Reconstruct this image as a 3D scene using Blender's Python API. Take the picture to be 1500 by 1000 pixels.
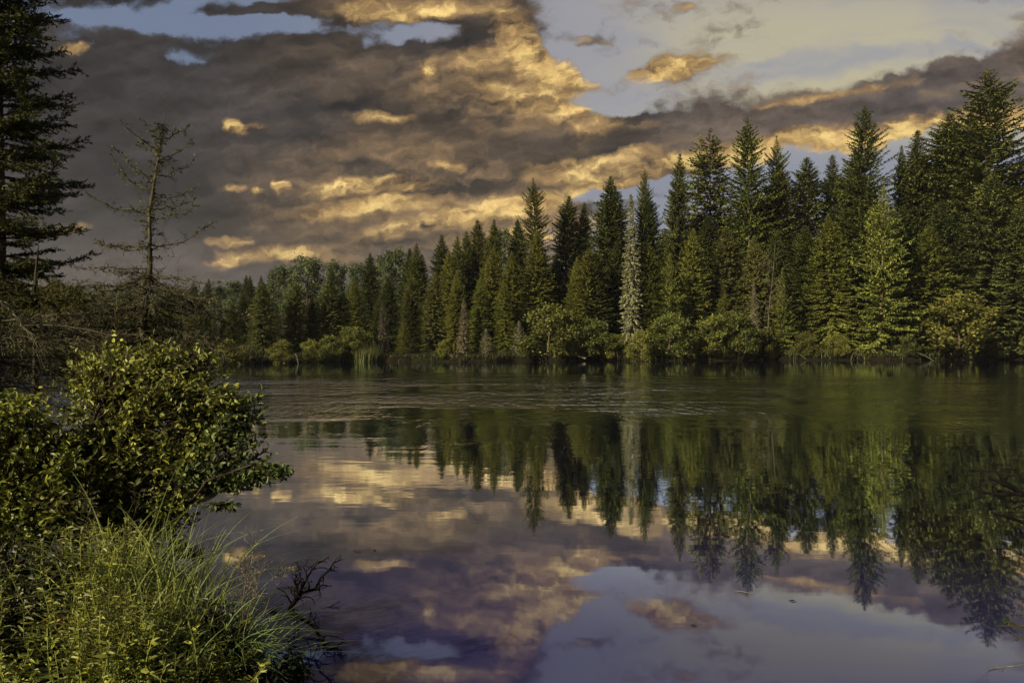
import bpy, math, random
import numpy as np
from mathutils import Vector

for o in list(bpy.data.objects):
    bpy.data.objects.remove(o)
SC = bpy.context.scene
COL = SC.collection
R = math.radians

# ------------------------------------------------------------------ camera
EYE = 1.7
cam_data = bpy.data.cameras.new('camera')
cam = bpy.data.objects.new('camera', cam_data)
COL.objects.link(cam)
cam.location = (0, 0, EYE)
cam.rotation_euler = (R(90), 0, 0)
cam_data.sensor_width = 36
cam_data.lens = 24
cam_data.clip_start = 0.05
cam_data.clip_end = 6000
SC.camera = cam

# ------------------------------------------------------------------ exposure
SC.view_settings.view_transform = 'Standard'
SC.view_settings.look = 'None'
SC.view_settings.exposure = 0.72
SC.view_settings.gamma = 1.0
SC.cycles.max_bounces = 6
SC.cycles.transparent_max_bounces = 8
SC.cycles.caustics_reflective = False
SC.cycles.caustics_refractive = False
SC.cycles.use_denoising = True

# ------------------------------------------------------------------ sun
SUN_EL, SUN_AZ = R(29), R(231)          # azimuth clockwise from +Y: behind the camera, to the left
sun_data = bpy.data.lights.new('sun', 'SUN')
sun_data.energy = 5.0
sun_data.angle = R(0.6)
sun_data.color = (1.0, 0.86, 0.54)
sun = bpy.data.objects.new('sun', sun_data)
COL.objects.link(sun)
sdir = Vector((math.sin(SUN_AZ) * math.cos(SUN_EL), math.cos(SUN_AZ) * math.cos(SUN_EL), math.sin(SUN_EL)))
sun.rotation_euler = sdir.to_track_quat('Z', 'Y').to_euler()
sun.location = (-8, -8, 12)

# ------------------------------------------------------------------ node helpers
class NT:
    def __init__(s, tree):
        s.t = tree; s.n = tree.nodes; s.l = tree.links; s.n.clear()
    def new(s, kind, **kw):
        nd = s.n.new(kind)
        for k, v in kw.items(): setattr(nd, k, v)
        return nd
    def put(s, sock, v):
        if isinstance(v, bpy.types.NodeSocket): s.l.new(v, sock)
        elif v is not None:
            try: sock.default_value = v
            except Exception: sock.default_value = tuple(v) + (1.0,)
    def m(s, op, a, b=None, c=None, clamp=False):
        nd = s.new('ShaderNodeMath', operation=op, use_clamp=clamp)
        s.put(nd.inputs[0], a)
        if b is not None: s.put(nd.inputs[1], b)
        if c is not None: s.put(nd.inputs[2], c)
        return nd.outputs[0]
    def vm(s, op, a, b=None, scale=None):
        nd = s.new('ShaderNodeVectorMath', operation=op)
        s.put(nd.inputs[0], a)
        if b is not None: s.put(nd.inputs[1], b)
        if scale is not None: s.put(nd.inputs['Scale'], scale)
        return nd.outputs['Value'] if op in ('LENGTH', 'DOT_PRODUCT') else nd.outputs['Vector']
    def xyz(s, x, y, z=0.0):
        nd = s.new('ShaderNodeCombineXYZ')
        s.put(nd.inputs[0], x); s.put(nd.inputs[1], y); s.put(nd.inputs[2], z)
        return nd.outputs[0]
    def sep(s, v):
        nd = s.new('ShaderNodeSeparateXYZ'); s.put(nd.inputs[0], v)
        return nd.outputs
    def noise(s, vec, scale, detail=4, rough=0.5, dist=0.0, out='Fac'):
        nd = s.new('ShaderNodeTexNoise')
        s.put(nd.inputs['Vector'], vec)
        nd.inputs['Scale'].default_value = scale
        nd.inputs['Detail'].default_value = detail
        nd.inputs['Roughness'].default_value = rough
        nd.inputs['Distortion'].default_value = dist
        return nd.outputs[out]
    def mix(s, f, a, b, mode='MIX'):
        nd = s.new('ShaderNodeMix', data_type='RGBA', blend_type=mode)
        s.put(nd.inputs[0], f); s.put(nd.inputs[6], a); s.put(nd.inputs[7], b)
        return nd.outputs[2]
    def ramp(s, v, lo, hi, a=0.0, b=1.0, smooth=True):
        nd = s.new('ShaderNodeMapRange', interpolation_type='SMOOTHSTEP' if smooth else 'LINEAR')
        s.put(nd.inputs[0], v)
        for i, q in enumerate((lo, hi, a, b)): s.put(nd.inputs[i + 1], q)
        return nd.outputs[0]
    def mapping(s, vec, loc=(0, 0, 0), rot=(0, 0, 0), scale=(1, 1, 1), kind='TEXTURE'):
        nd = s.new('ShaderNodeMapping', vector_type=kind)
        s.put(nd.inputs[0], vec)
        nd.inputs['Location'].default_value = loc
        nd.inputs['Rotation'].default_value = rot
        nd.inputs['Scale'].default_value = scale
        return nd.outputs[0]

# ------------------------------------------------------------------ world: evening clouds over a Nishita sky
world = bpy.data.worlds.new('World')
SC.world = world
world.use_nodes = True
W = NT(world.node_tree)
gen = W.new('ShaderNodeTexCoord').outputs['Generated']
dx, dy, dz = W.sep(gen)
yy = W.m('MAXIMUM', dy, 0.3)
# cloud-plane coordinates: 1 unit = 0.1 of forward distance
P = W.xyz(W.m('MULTIPLY', W.m('DIVIDE', dx, yy), 10), W.m('MULTIPLY', W.m('DIVIDE', W.m('ABSOLUTE', dz), yy), 10), 0)
wa = W.vm('SUBTRACT', W.noise(P, 0.55, 3, 0.55, out='Color'), (0.5, 0.5, 0.5))
wb = W.vm('SUBTRACT', W.noise(P, 2.4, 4, 0.55, out='Color'), (0.5, 0.5, 0.5))
wc = W.vm('SUBTRACT', W.noise(W.mapping(P, scale=(1.6, 1, 1)), 7.0, 4, 0.6, out='Color'), (0.5, 0.5, 0.5))
PF = W.vm('ADD', P, W.vm('ADD', W.vm('MULTIPLY', wb, (0.62, 0.30, 0)), W.vm('MULTIPLY', wc, (0.22, 0.11, 0))))
PW = W.vm('ADD', PF, W.vm('MULTIPLY', wa, (1.5, 0.8, 0)))

XW, YW, _ = W.sep(PW)
XF, YF, _ = W.sep(PF)
def blob(px, py, rx, ry, rot=0, power=1.0, vec=None):
    return (px, py, rx, ry, rot, power, vec)
def total(lst):
    """sum of soft ellipses on the cloud plane (1 in the middle, 0 at the edge); the running sum rides in z
    (divided away again) so that the ellipses are evaluated one after another"""
    acc = 0.0
    for px, py, rx, ry, rot, power, vec in lst:
        q = W.xyz(XW if vec is None else XF, YW if vec is None else YF, acc)
        v = W.mapping(q, loc=((px - 750) / 100, (500 - py) / 100, 0), rot=(0, 0, R(rot)), scale=(rx / 100, ry / 100, 1e7))
        b = W.ramp(W.vm('LENGTH', v), 1.45, 0.15, 0.0, power * (1.0 if rx > 60 else 0.85))
        acc = W.m('ADD', acc, b)
    return acc

streak = W.noise(W.mapping(PF, rot=(0, 0, R(6)), scale=(2.6, 0.8, 1)), 1.0, 8, 0.6)
puff = W.noise(W.mapping(PF, rot=(0, 0, R(8)), scale=(2.2, 1.0, 1)), 0.95, 7, 0.5)
puff2 = W.noise(W.vm('ADD', W.mapping(PF, rot=(0, 0, R(8)), scale=(2.2, 1.0, 1)), (0.06, 0.16, 0)), 0.95, 7, 0.5)
relief = W.m('SUBTRACT', puff, puff2)                       # bright where the cloud faces the low light
fine = W.noise(W.mapping(PF, rot=(0, 0, R(10)), scale=(1.7, 1.0, 1)), 3.2, 7, 0.62)
fine2 = W.noise(W.vm('ADD', W.mapping(PF, rot=(0, 0, R(10)), scale=(1.7, 1.0, 1)), (0.035, 0.07, 0)), 3.2, 7, 0.62)
relief2 = W.m('SUBTRACT', fine, fine2)
thin = W.noise(W.mapping(PW, rot=(0, 0, R(3)), scale=(5.0, 0.8, 1)), 1.0, 5, 0.5)

dark = total([
    blob(250, 210, 470, 190, 0, 1.3), blob(80, 360, 500, 170, 0, 1.2), blob(560, 120, 190, 90, -12, 1.0),
    blob(640, 190, 260, 75, -8, 1.1), blob(500, 300, 330, 80, 5, 0.85), blob(720, 85, 120, 55, 60, 1.0), blob(790, 115, 85, 42, -20, 1.0),
    blob(620, 8, 130, 34, 0, 0.9), blob(760, 180, 110, 26, -14, 0.7), blob(905, 198, 120, 34, 3, 1.1),
    blob(760, 290, 220, 50, 6, 0.75), blob(900, 255, 170, 24, 5, 0.6), blob(1110, 185, 190, 46, 4, 1.25), blob(1330, 160, 200, 44, 9, 1.25),
    blob(1480, 125, 150, 48, 12, 1.2), blob(1590, 100, 170, 70, 12, 1.2), blob(985, 100, 75, 18, 8, 0.75, PF), blob(845, 60, 36, 12, 0, 0.5, PF),
    blob(890, 65, 26, 20, 20, 0.45, PF), blob(150, 10, 170, 14, 0, 0.6), blob(970, 215, 110, 24, 0, .5), blob(1000, 9, 22, 8, 0, .55, PF),
    blob(400, 8, 130, 14, 0, 0.7), blob(560, 350, 420, 90, 0, 0.45),
])
holes = total([blob(270, 30, 210, 22, -4, 0.85, PF), blob(120, 22, 60, 10, 0, .3, PF), blob(400, 32, 70, 18, 0, 0.5, PF), blob(262, 82, 44, 16, -10, 0.6, PF), blob(600, 42, 60, 26, 0, 0.9), blob(452, 80, 22, 12, 0, .5, PF),
               blob(446, 180, 14, 8, 0, .9, PF), blob(636, 184, 14, 9, 0, .8, PF), blob(672, 256, 34, 16, 30, .65, PF), blob(800, 238, 42, 10, 0, .5, PF),
               blob(660, 320, 70, 16, 8, .55), blob(870, 150, 80, 14, -10, .5), blob(905, 285, 90, 14, 8, .9), blob(720, 345, 60, 12, 10, .6), blob(590, 385, 60, 10, 5, .5), blob(1180, 268, 160, 30, 6, 1.0), blob(1400, 250, 180, 34, 8, 1.2), blob(1210, 158, 60, 10, 12, .3, PF)])
cov = W.m('SUBTRACT', W.m('ADD', W.m('ADD', dark, W.m('MULTIPLY', W.m('SUBTRACT', puff, 0.5), 1.5)), W.m('MULTIPLY', W.m('SUBTRACT', fine, 0.5), 1.3)), holes)
cov = W.ramp(cov, 0.03, 0.52)

gold = total([
    blob(745, 40, 50, 32, -50, 0.9), blob(805, 104, 95, 36, -32, 1.0), blob(700, 95, 60, 22, 10, .45), blob(820, 160, 120, 22, -12, 0.7), blob(600, 14, 110, 20, 0, 0.8),
    blob(560, 170, 55, 11, 0, 0.75, PF), blob(345, 187, 18, 11, -25, 1.4, PF), blob(372, 184, 20, 6, 0, .5, PF), blob(625, 100, 16, 14, 40, .9, PF),
    blob(548, 278, 90, 11, 4, 1.0), blob(545, 306, 110, 13, 4, 0.8), blob(410, 372, 105, 14, 2, 0.9), blob(338, 354, 26, 8, 0, .8, PF),
    blob(330, 382, 34, 6, 3, .7, PF), blob(342, 273, 16, 5, 0, .7, PF), blob(377, 276, 12, 5, 0, .7, PF), blob(413, 273, 9, 9, 0, .9, PF),
    blob(720, 318, 190, 16, 10, 0.9), blob(840, 285, 150, 14, 14, 0.8), blob(950, 244, 160, 17, 6, 0.9), blob(860, 232, 90, 10, 8, .6), blob(1000, 275, 110, 14, 6, .7), blob(790, 345, 150, 18, 6, .6),
    blob(1190, 215, 190, 26, 6, 1.0), blob(1370, 195, 170, 30, 9, 0.9), blob(1495, 175, 120, 26, 9, .9), blob(985, 98, 80, 20, 10, 1.0, PF), blob(955, 118, 50, 12, 25, .7, PF),
    blob(845, 60, 30, 8, 0, 0.7, PF), blob(1000, 9, 20, 6, 0, .8, PF), blob(890, 65, 22, 16, 20, .5, PF), blob(110, 71, 30, 9, 6, .55, PF), blob(105, 337, 36, 9, 0, .5, PF),
    blob(655, 245, 26, 8, 0, .6, PF), blob(600, 295, 300, 100, 3, .22), blob(1240, 135, 200, 6, 9, .35, PF), blob(690, 140, 130, 50, 0, .25),
])
px__ = W.sep(P)[0]
brk = W.m('ADD', W.m('MULTIPLY', W.m('SUBTRACT', streak, 0.47), 2.6), W.m('MULTIPLY', W.m('SUBTRACT', fine, 0.5), 1.2))
gfac = W.m('ADD', W.m('MULTIPLY', gold, W.m('ADD', W.m('ADD', 0.74, brk), W.m('MULTIPLY', relief2, 1.2))), W.m('MULTIPLY', W.m('MULTIPLY', relief, 2.0), W.ramp(px__, -4.5, 1.0, 0.15, 1.0)))
gfac = W.m('MULTIPLY', W.ramp(gfac, 0.0, 1.0, smooth=False), W.ramp(dz, 0.75, 0.45))

px_ = W.sep(P)[0]; py_ = W.sep(P)[1]
# clear sky between the clouds
cs = W.mix(W.ramp(px_, -4.5, 1.5), (0.120, 0.150, 0.225), (0.250, 0.245, 0.262))
cream = W.m('MULTIPLY', W.ramp(thin, 0.36, 0.60), W.ramp(px_, 0.6, 3.4))
cream = W.m('MULTIPLY', cream, W.m('MULTIPLY', W.ramp(py_, 2.6, 3.4), W.ramp(py_, 5.2, 4.2, 0.55, 1.0)))
cs = W.mix(W.m('MULTIPLY', cream, 0.85), cs, (0.42, 0.37, 0.215))
cs = W.mix(W.m('MULTIPLY', W.ramp(px_, -0.5, 2.0), W.ramp(py_, 3.2, 2.2)), cs, (0.175, 0.185, 0.225))
nish = W.new('ShaderNodeTexSky', sky_type='NISHITA')
nish.sun_disc = False
nish.sun_elevation = SUN_EL
nish.sun_rotation = SUN_AZ
nish.altitude = 200
cs10 = W.vm('SCALE', cs, scale=10.0)
base = W.mix(0.94, nish.outputs[0], cs10)
# cloud body
body = W.mix(W.ramp(puff, 0.36, 0.66), (0.017, 0.016, 0.018), (0.039, 0.034, 0.034))
brown = W.m('MULTIPLY', W.ramp(px_, -5.0, -0.5), W.ramp(streak, 0.35, 0.62))
body = W.mix(W.m('MULTIPLY', brown, 0.75), body, (0.115, 0.078, 0.048))
body = W.mix(W.m('MULTIPLY', W.ramp(py_, 2.0, 0.5), 0.45), body, (0.085, 0.060, 0.054))
body = W.mix(W.m('MULTIPLY', W.ramp(px_, 1.5, 3.0), 0.5), body, (0.115, 0.092, 0.085))
goldc = W.mix(W.ramp(fine, 0.35, 0.7), (0.36, 0.22, 0.080), (0.57, 0.40, 0.145))
cloud = W.mix(W.ramp(gfac, 0.0, 0.45), body, (0.20, 0.125, 0.058))
cloud = W.mix(W.ramp(gfac, 0.30, 0.95), cloud, goldc)
cloud = W.vm('SCALE', cloud, scale=W.m('ADD', W.m('ADD', 10.0, W.m('MULTIPLY', relief, 26.0)), W.m('ADD', W.m('MULTIPLY', W.m('SUBTRACT', fine, 0.5), 6.0), W.m('MULTIPLY', relief2, 14.0))))
final = W.mix(cov, base, cloud)
final = W.vm('SCALE', final, scale=0.80)
final = W.mix(W.ramp(dy, 0.22, -0.15), final, (0.75, 0.70, 0.72, 1))      # unseen sky behind the viewer darkened to cut the fill light
# unseen overhead sky set to a dim lilac to keep shadows deep
final = W.mix(W.ramp(dz, 0.50, 0.85), final, (0.9, 0.9, 1.4, 1))
bg = W.new('ShaderNodeBackground')
W.put(bg.inputs[0], final)
bg.inputs[1].default_value = 0.1
wo = W.new('ShaderNodeOutputWorld')
W.l.new(bg.outputs[0], wo.inputs[0])
world.cycles.sampling_method = 'MANUAL'
world.cycles.sample_map_resolution = 512

# ------------------------------------------------------------------ materials
def material(name):
    m = bpy.data.materials.new(name); m.use_nodes = True
    return m, NT(m.node_tree)

def leaf_material(name, col=None, transl=0.25, var=0.55, rough=0.75, spec=0.15, patch=3.0, lo=0.7, hi=1.3):
    """foliage: colour from the object (or fixed), varied leaf by leaf"""
    m, n = material(name)
    if col is None: c = n.new('ShaderNodeObjectInfo').outputs['Color']
    else: c = n.mix(0.0, col, col)
    tint = n.new('ShaderNodeAttribute', attribute_name='tint').outputs['Fac']
    tc = n.new('ShaderNodeTexCoord').outputs['Object']
    ns = n.noise(tc, 1.0 / patch, 3, 0.6)
    warm = n.mix(n.ramp(tint, 0.72, 1.0, 0, 0.55), (1, 1, 1), (1.35, 1.12, 0.8))
    c = n.mix(1.0, c, warm, 'MULTIPLY')
    f = n.m('MULTIPLY', n.ramp(tint, 0, 1, 1 - var, 1 + var, False), n.ramp(ns, 0.32, 0.68, lo, hi))
    c = n.vm('SCALE', c, scale=f)
    p = n.new('ShaderNodeBsdfPrincipled')
    n.put(p.inputs['Base Color'], c)
    p.inputs['Roughness'].default_value = rough
    p.inputs['Specular IOR Level'].default_value = spec
    tr = n.new('ShaderNodeBsdfTranslucent'); n.put(tr.inputs[0], c)
    mx = n.new('ShaderNodeMixShader'); mx.inputs[0].default_value = transl
    n.l.new(p.outputs[0], mx.inputs[1]); n.l.new(tr.outputs[0], mx.inputs[2])
    o = n.new('ShaderNodeOutputMaterial'); n.l.new(mx.outputs[0], o.inputs[0])
    return m

def bark_material(name, a, b, scale=6.0):
    m, n = material(name)
    tc = n.new('ShaderNodeTexCoord').outputs['Object']
    v = n.mapping(tc, scale=(1, 1, 0.25), kind='POINT')
    ns = n.noise(v, scale, 6, 0.65)
    c = n.mix(n.ramp(ns, 0.35, 0.65), a, b)
    p = n.new('ShaderNodeBsdfPrincipled'); n.put(p.inputs['Base Color'], c)
    p.inputs['Roughness'].default_value = 0.9; p.inputs['Specular IOR Level'].default_value = 0.08
    bp = n.new('ShaderNodeBump'); bp.inputs['Strength'].default_value = 0.6; bp.inputs['Distance'].default_value = 0.02
    n.put(bp.inputs['Height'], ns); n.l.new(bp.outputs[0], p.inputs['Normal'])
    o = n.new('ShaderNodeOutputMaterial'); n.l.new(p.outputs[0], o.inputs[0])
    return m

M = {}
M['needles'] = leaf_material('spruce needles', None, 0.06, 0.55, 0.8, 0.1, 2.0)
M['leaves'] = leaf_material('broad leaves', None, 0.28, 0.5, 0.6, 0.25, 1.2)
M['bush'] = leaf_material('alder leaves', None, 0.25, 0.6, 0.5, 0.35, 0.35, .45, 1.35)
M['grassblade'] = leaf_material('grass blades', None, 0.3, 0.5, 0.55, 0.3, 0.4, .55, 1.35)
M['bark'] = bark_material('brown bark', (0.045, 0.033, 0.024), (0.13, 0.10, 0.075))
M['darkbark'] = bark_material('dark bark', (0.018, 0.014, 0.011), (0.06, 0.048, 0.038))
M['greybark'] = bark_material('grey bark', (0.07, 0.064, 0.052), (0.21, 0.195, 0.16))
M['lichen'] = bark_material('lichen twigs', (0.034, 0.033, 0.022), (0.105, 0.098, 0.066), 12)
M['darktwig'] = bark_material('wet twigs', (0.003, 0.003, 0.003), (0.012, 0.010, 0.009), 12)
M['deadwood'] = leaf_material('dead needles and lichen', None, 0.05, 0.5, 0.9, 0.05, 1.5)

# water
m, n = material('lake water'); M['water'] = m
tc = n.new('ShaderNodeTexCoord').outputs['Object']
wx, wy, wz = n.sep(tc)
big = n.noise(n.mapping(tc, scale=(0.10, 0.16, 1), kind='POINT'), 1.0, 3, 0.6)
wy2 = n.m('ADD', wy, n.m('MULTIPLY', n.m('SUBTRACT', big, 0.5), 16.0))
# a breeze roughens a band across the middle of the lake
band = n.m('MULTIPLY', n.ramp(wy2, 11.0, 21.0), n.ramp(wy2, 37, 29))
patch = n.noise(n.mapping(tc, scale=(0.16, 0.34, 1), kind='POINT'), 1.0, 4, 0.6)
band = n.m('MULTIPLY', band, n.m('MULTIPLY', n.ramp(wx, 16, 2, 0.25, 1.0), n.ramp(patch, 0.36, 0.64, 0.12, 1.0)))
near = n.ramp(wy, 4, 13, 0.10, 1.0)
h1 = n.noise(n.mapping(tc, scale=(1.2, 4.0, 1), kind='POINT'), 1.0, 2, 0.5, 0.3)
h2 = n.noise(n.mapping(tc, scale=(4.2, 1.3, 1), kind='POINT'), 1.0, 3, 0.6, 0.1)
h3 = n.noise(n.mapping(tc, scale=(0.25, 0.5, 1), kind='POINT'), 1.0, 2, 0.5)
ht = n.m('ADD', n.m('MULTIPLY', h1, n.m('MULTIPLY', near, 0.0024)), n.m('MULTIPLY', h2, n.m('MULTIPLY', band, 0.14)))
ht = n.m('ADD', ht, n.m('MULTIPLY', h3, n.m('MULTIPLY', near, 0.006)))
bp = n.new('ShaderNodeBump'); bp.inputs['Strength'].default_value = 1.0; bp.inputs['Distance'].default_value = 1.0
n.put(bp.inputs['Height'], ht)
gl = n.new('ShaderNodeBsdfGlossy')
gl.inputs['Roughness'].default_value = 0.02
n.l.new(bp.outputs[0], gl.inputs['Normal'])
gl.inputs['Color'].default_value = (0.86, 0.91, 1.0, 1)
df = n.new('ShaderNodeBsdfDiffuse'); df.inputs['Color'].default_value = (0.018, 0.017, 0.072, 1)  # violet reflection tone put into the water colour; the sky does not give it
lw = n.new('ShaderNodeFresnel'); lw.inputs['IOR'].default_value = 1.33
fac = n.ramp(lw.outputs[0], 0.08, 0.25, 0.20, 0.98)
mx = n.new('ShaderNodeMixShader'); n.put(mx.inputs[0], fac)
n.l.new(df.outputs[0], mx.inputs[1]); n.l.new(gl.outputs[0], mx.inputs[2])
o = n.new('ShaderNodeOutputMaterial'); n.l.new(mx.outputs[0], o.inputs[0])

# soil
m, n = material('damp soil and litter'); M['soil'] = m
tc = n.new('ShaderNodeTexCoord').outputs['Object']
a = n.noise(tc, 3.0, 8, 0.7); b = n.noise(tc, 0.3, 4, 0.6)
c = n.mix(n.ramp(a, 0.35, 0.7), (0.005, 0.004, 0.003), (0.022, 0.017, 0.010))
c = n.mix(n.m('MULTIPLY', n.ramp(b, 0.45, 0.6), 0.6), c, (0.012, 0.016, 0.006))
p = n.new('ShaderNodeBsdfPrincipled'); n.put(p.inputs['Base Color'], c); p.inputs['Roughness'].default_value = 1.0; p.inputs['Specular IOR Level'].default_value = 0.05
bp = n.new('ShaderNodeBump'); bp.inputs['Distance'].default_value = 0.05; n.put(bp.inputs['Height'], a); n.l.new(bp.outputs[0], p.inputs['Normal'])
o = n.new('ShaderNodeOutputMaterial'); n.l.new(p.outputs[0], o.inputs[0])

# ------------------------------------------------------------------ mesh collector (all quads)
def unit(v):
    return v / np.maximum(np.linalg.norm(v, axis=-1, keepdims=True), 1e-9)

class Geo:
    def __init__(s, seed=0):
        s.v, s.f, s.t, s.n = [], [], [], 0
        s.rng = np.random.default_rng(seed)
        s.L = []                                   # queued leaves
    def add(s, v, f, t=None):
        s.v.append(np.asarray(v, float)); s.f.append(np.asarray(f, int) + s.n); s.n += len(v)
        s.t.append(s.rng.random(len(f)) if t is None else np.asarray(t, float))
    def tube(s, pts, rad, k=5):
        pts = np.asarray(pts, float); rad = np.broadcast_to(rad, (len(pts),))
        d = unit(np.gradient(pts, axis=0))
        up = np.array([0, 0, 1.0]) if abs(d[0][2]) < 0.9 else np.array([1.0, 0, 0])
        a = unit(np.cross(d, up)); b = np.cross(d, a)
        an = np.arange(k) / k * 2 * np.pi
        ring = pts[:, None] + rad[:, None, None] * (np.cos(an)[None, :, None] * a[:, None] + np.sin(an)[None, :, None] * b[:, None])
        v = ring.reshape(-1, 3); nn = len(pts)
        i = np.arange(nn - 1)[:, None] * k; j = np.arange(k)[None]; j2 = (j + 1) % k
        f = np.stack([i + j, i + j2, i + k + j2, i + k + j], -1).reshape(-1, 4)
        s.add(v, f)
    def leaf(s, b, d, L, w):                       # queue one pointed leaf / spray
        s.L.append((b[0], b[1], b[2], d[0], d[1], d[2], L, w))
    def flush(s, flat=0.6, oval=False, tint=None):
        """turn the queued leaves into faces: diamonds, or folded ovals"""
        if not s.L: return
        A = np.array(s.L); s.L = []
        s.leaves(A[:, :3], A[:, 3:6], A[:, 6], A[:, 7], flat, oval, tint)
    def leaves(s, b, d, L, w, flat=0.6, oval=False, tint=None):
        N = len(b); d = unit(d)
        up = np.array([0, 0, 1.0]) + s.rng.normal(0, flat, (N, 3))
        side = unit(np.cross(d, up)); nor = np.cross(side, d)
        L = L[:, None]; w = w[:, None]
        t = s.rng.random(N) if tint is None else tint
        if not oval:
            v = np.stack([b, b + d * L * .4 + side * w / 2, b + d * L, b + d * L * .4 - side * w / 2], 1).reshape(-1, 3)
            s.add(v, np.arange(N * 4).reshape(-1, 4), t)
        else:
            fold = nor * w * 0.14; tip = b + d * L - nor * L * 0.12
            v = np.stack([b, b + d * L * .28 + side * w * .46 + fold, b + d * L * .68 + side * w * .40 + fold * .6, tip,
                          b + d * L * .68 - side * w * .40 + fold * .6, b + d * L * .28 - side * w * .46 + fold], 1).reshape(-1, 3)
            q = np.arange(N)[:, None] * 6
            s.add(v, np.concatenate([q + np.array([[0, 1, 2, 3]]), q + np.array([[0, 3, 4, 5]])]), np.concatenate([t, t]))
    def blades(s, b, d, L, w, bend, seg=5, face=None):
        """long grass blades that arch over in the direction d (horizontal)"""
        N = len(b); r = s.rng
        u = np.linspace(0, 1, seg + 1)[None, :, None]
        h = unit(d * np.array([1, 1, 0])); L = L[:, None, None]; bend = bend[:, None, None]
        p = b[:, None] + np.array([0, 0, 1.0]) * L * (u - bend * 0.45 * u ** 2.5) + h[:, None] * L * (0.12 * u + bend * 0.75 * u ** 2.2)
        ang = r.uniform(0, np.pi, N)
        sd = np.stack([np.cos(ang), np.sin(ang), np.zeros(N)], 1)
        ww = w[:, None, None] * (1 - u ** 1.8) * 0.5 + 0.0006
        v = np.stack([p + sd[:, None] * ww, p - sd[:, None] * ww], 2).reshape(-1, 3)
        q = (np.arange(N)[:, None, None] * (seg + 1) * 2) + np.arange(seg)[None, :, None] * 2
        f = (q + np.array([0, 1, 3, 2])[None, None]).reshape(-1, 4)
        s.add(v, f, np.repeat(r.random(N), seg))
    def mesh(s, name, mat, smooth=False):
        v = np.concatenate(s.v); f = np.concatenate(s.f); t = np.concatenate(s.t)
        me = bpy.data.meshes.new(name)
        me.vertices.add(len(v)); me.vertices.foreach_set('co', v.astype(np.float32).ravel())
        me.loops.add(f.size); me.loops.foreach_set('vertex_index', f.astype(np.int32).ravel())
        me.polygons.add(len(f)); me.polygons.foreach_set('loop_start', (np.arange(len(f)) * 4).astype(np.int32))
        me.polygons.foreach_set('use_smooth', np.full(len(f), smooth))
        at = me.attributes.new('tint', 'FLOAT', 'FACE'); at.data.foreach_set('value', t.astype(np.float32))
        me.update(calc_edges=True)
        me.materials.append(mat)
        return me

def link(name, me, parent=None, color=None):
    o = bpy.data.objects.new(name, me); COL.objects.link(o)
    if parent: o.parent = parent
    if color: o.color = tuple(color) + (1,)
    return o
def tag(o, label=None, cat=None, group=None, kind=None):
    if label: o['label'] = label
    if cat: o['category'] = cat
    if group: o['group'] = group
    if kind: o['kind'] = kind
    return o

# ------------------------------------------------------------------ terrain
SX = [-400, -120, -80, -45, -32, -25, -21.6, -17, -11, -8, 15, 47, 90, 400]
SY = [20, 20, 24, 28, 32, 38, 51, 55, 58, 57, 61, 63, 62, 60]
NX = [-200, -30, -12, -9, -7, -5.5, -4.9, -4.2, -3.3, -2.5, -1.9, -1.2, -0.6, 0.5, 3, 12, 200]
NY = [14, 12, 11, 10.8, 10, 8.6, 7.0, 5.5, 4.9, 4.5, 4.05, 3.35, 2.3, 1.7, 1.5, 1.8, 3]
def shore(x):
    x = np.asarray(x, float)
    w = np.clip((x + 22) / 6, 0, 1)
    return np.interp(x, SX, SY) + w * (1.5 * np.sin(x * .33) + .9 * np.sin(x * .83 + 1) + .45 * np.sin(x * 2.3 + 2))
def wob(x, y): return np.sin(x * .71 + y * .33) + np.sin(x * .23 - y * .57 + 1.3) + .6 * np.sin(x * 1.9 + y * 1.3)
def ground(x, y):
    x = np.asarray(x, float); y = np.asarray(y, float)
    d = y - shore(x)
    far = 0.40 * np.clip(d / 0.5, -3, 1) + np.clip(d, 0, 60) * 0.035 + np.clip(d - 60, 0, 900) * 0.030 + 0.08 * wob(x * .5, y * .5) * np.clip(d / 4, 0, 1)
    hill = 34 * np.clip((y - 240) / 450, 0, 1) ** 1.2 * (0.75 + 0.25 * np.sin(x * .008 + 2))
    far = far + hill
    e = np.interp(x, NX, NY) - y
    nearb = 0.16 * np.clip(e / 0.35, -3, 1) + np.clip(e, 0, 14) * 0.045 + 0.02 * wob(x * 2, y * 2) * np.clip(e, 0, 1)
    hum = 0.35 * np.exp(-((x + 3.9) ** 2 + (y - 7.4) ** 2) / 0.5) - 0.15
    return np.maximum(np.maximum(np.maximum(far, nearb), hum), -1.2)
def gz(x, y): return float(ground(x, y))

def axis(parts):
    out = []
    for a, b, st in parts: out += list(np.arange(a, b, st))
    return np.array(out + [parts[-1][1]])
xs = axis([(-900, -100, 40), (-100, -14, 1.5), (-14, 6, 0.2), (6, 100, 1.5), (100, 900, 40)])
ys = axis([(-60, -2, 4), (-2, 12, 0.2), (12, 120, 1.2), (120, 300, 12), (300, 1100, 40)])
gx, gy = np.meshgrid(xs, ys); zz = ground(gx, gy)
g = Geo(1); nxx = len(xs); i = np.arange(len(ys) - 1)[:, None] * nxx; j = np.arange(nxx - 1)[None]
g.add(np.stack([gx, gy, zz], -1).reshape(-1, 3), np.stack([i + j, i + j + 1, i + nxx + j + 1, i + nxx + j], -1).reshape(-1, 4))
tag(link('ground', g.mesh('ground', M['soil'], True)), kind='structure')
g = Geo(1)
g.add([(-300, -40, 0), (300, -40, 0), (300, 130, 0), (-300, 130, 0)], [[0, 1, 2, 3]])
tag(link('water', g.mesh('water', M['water'])), kind='structure')

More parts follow.
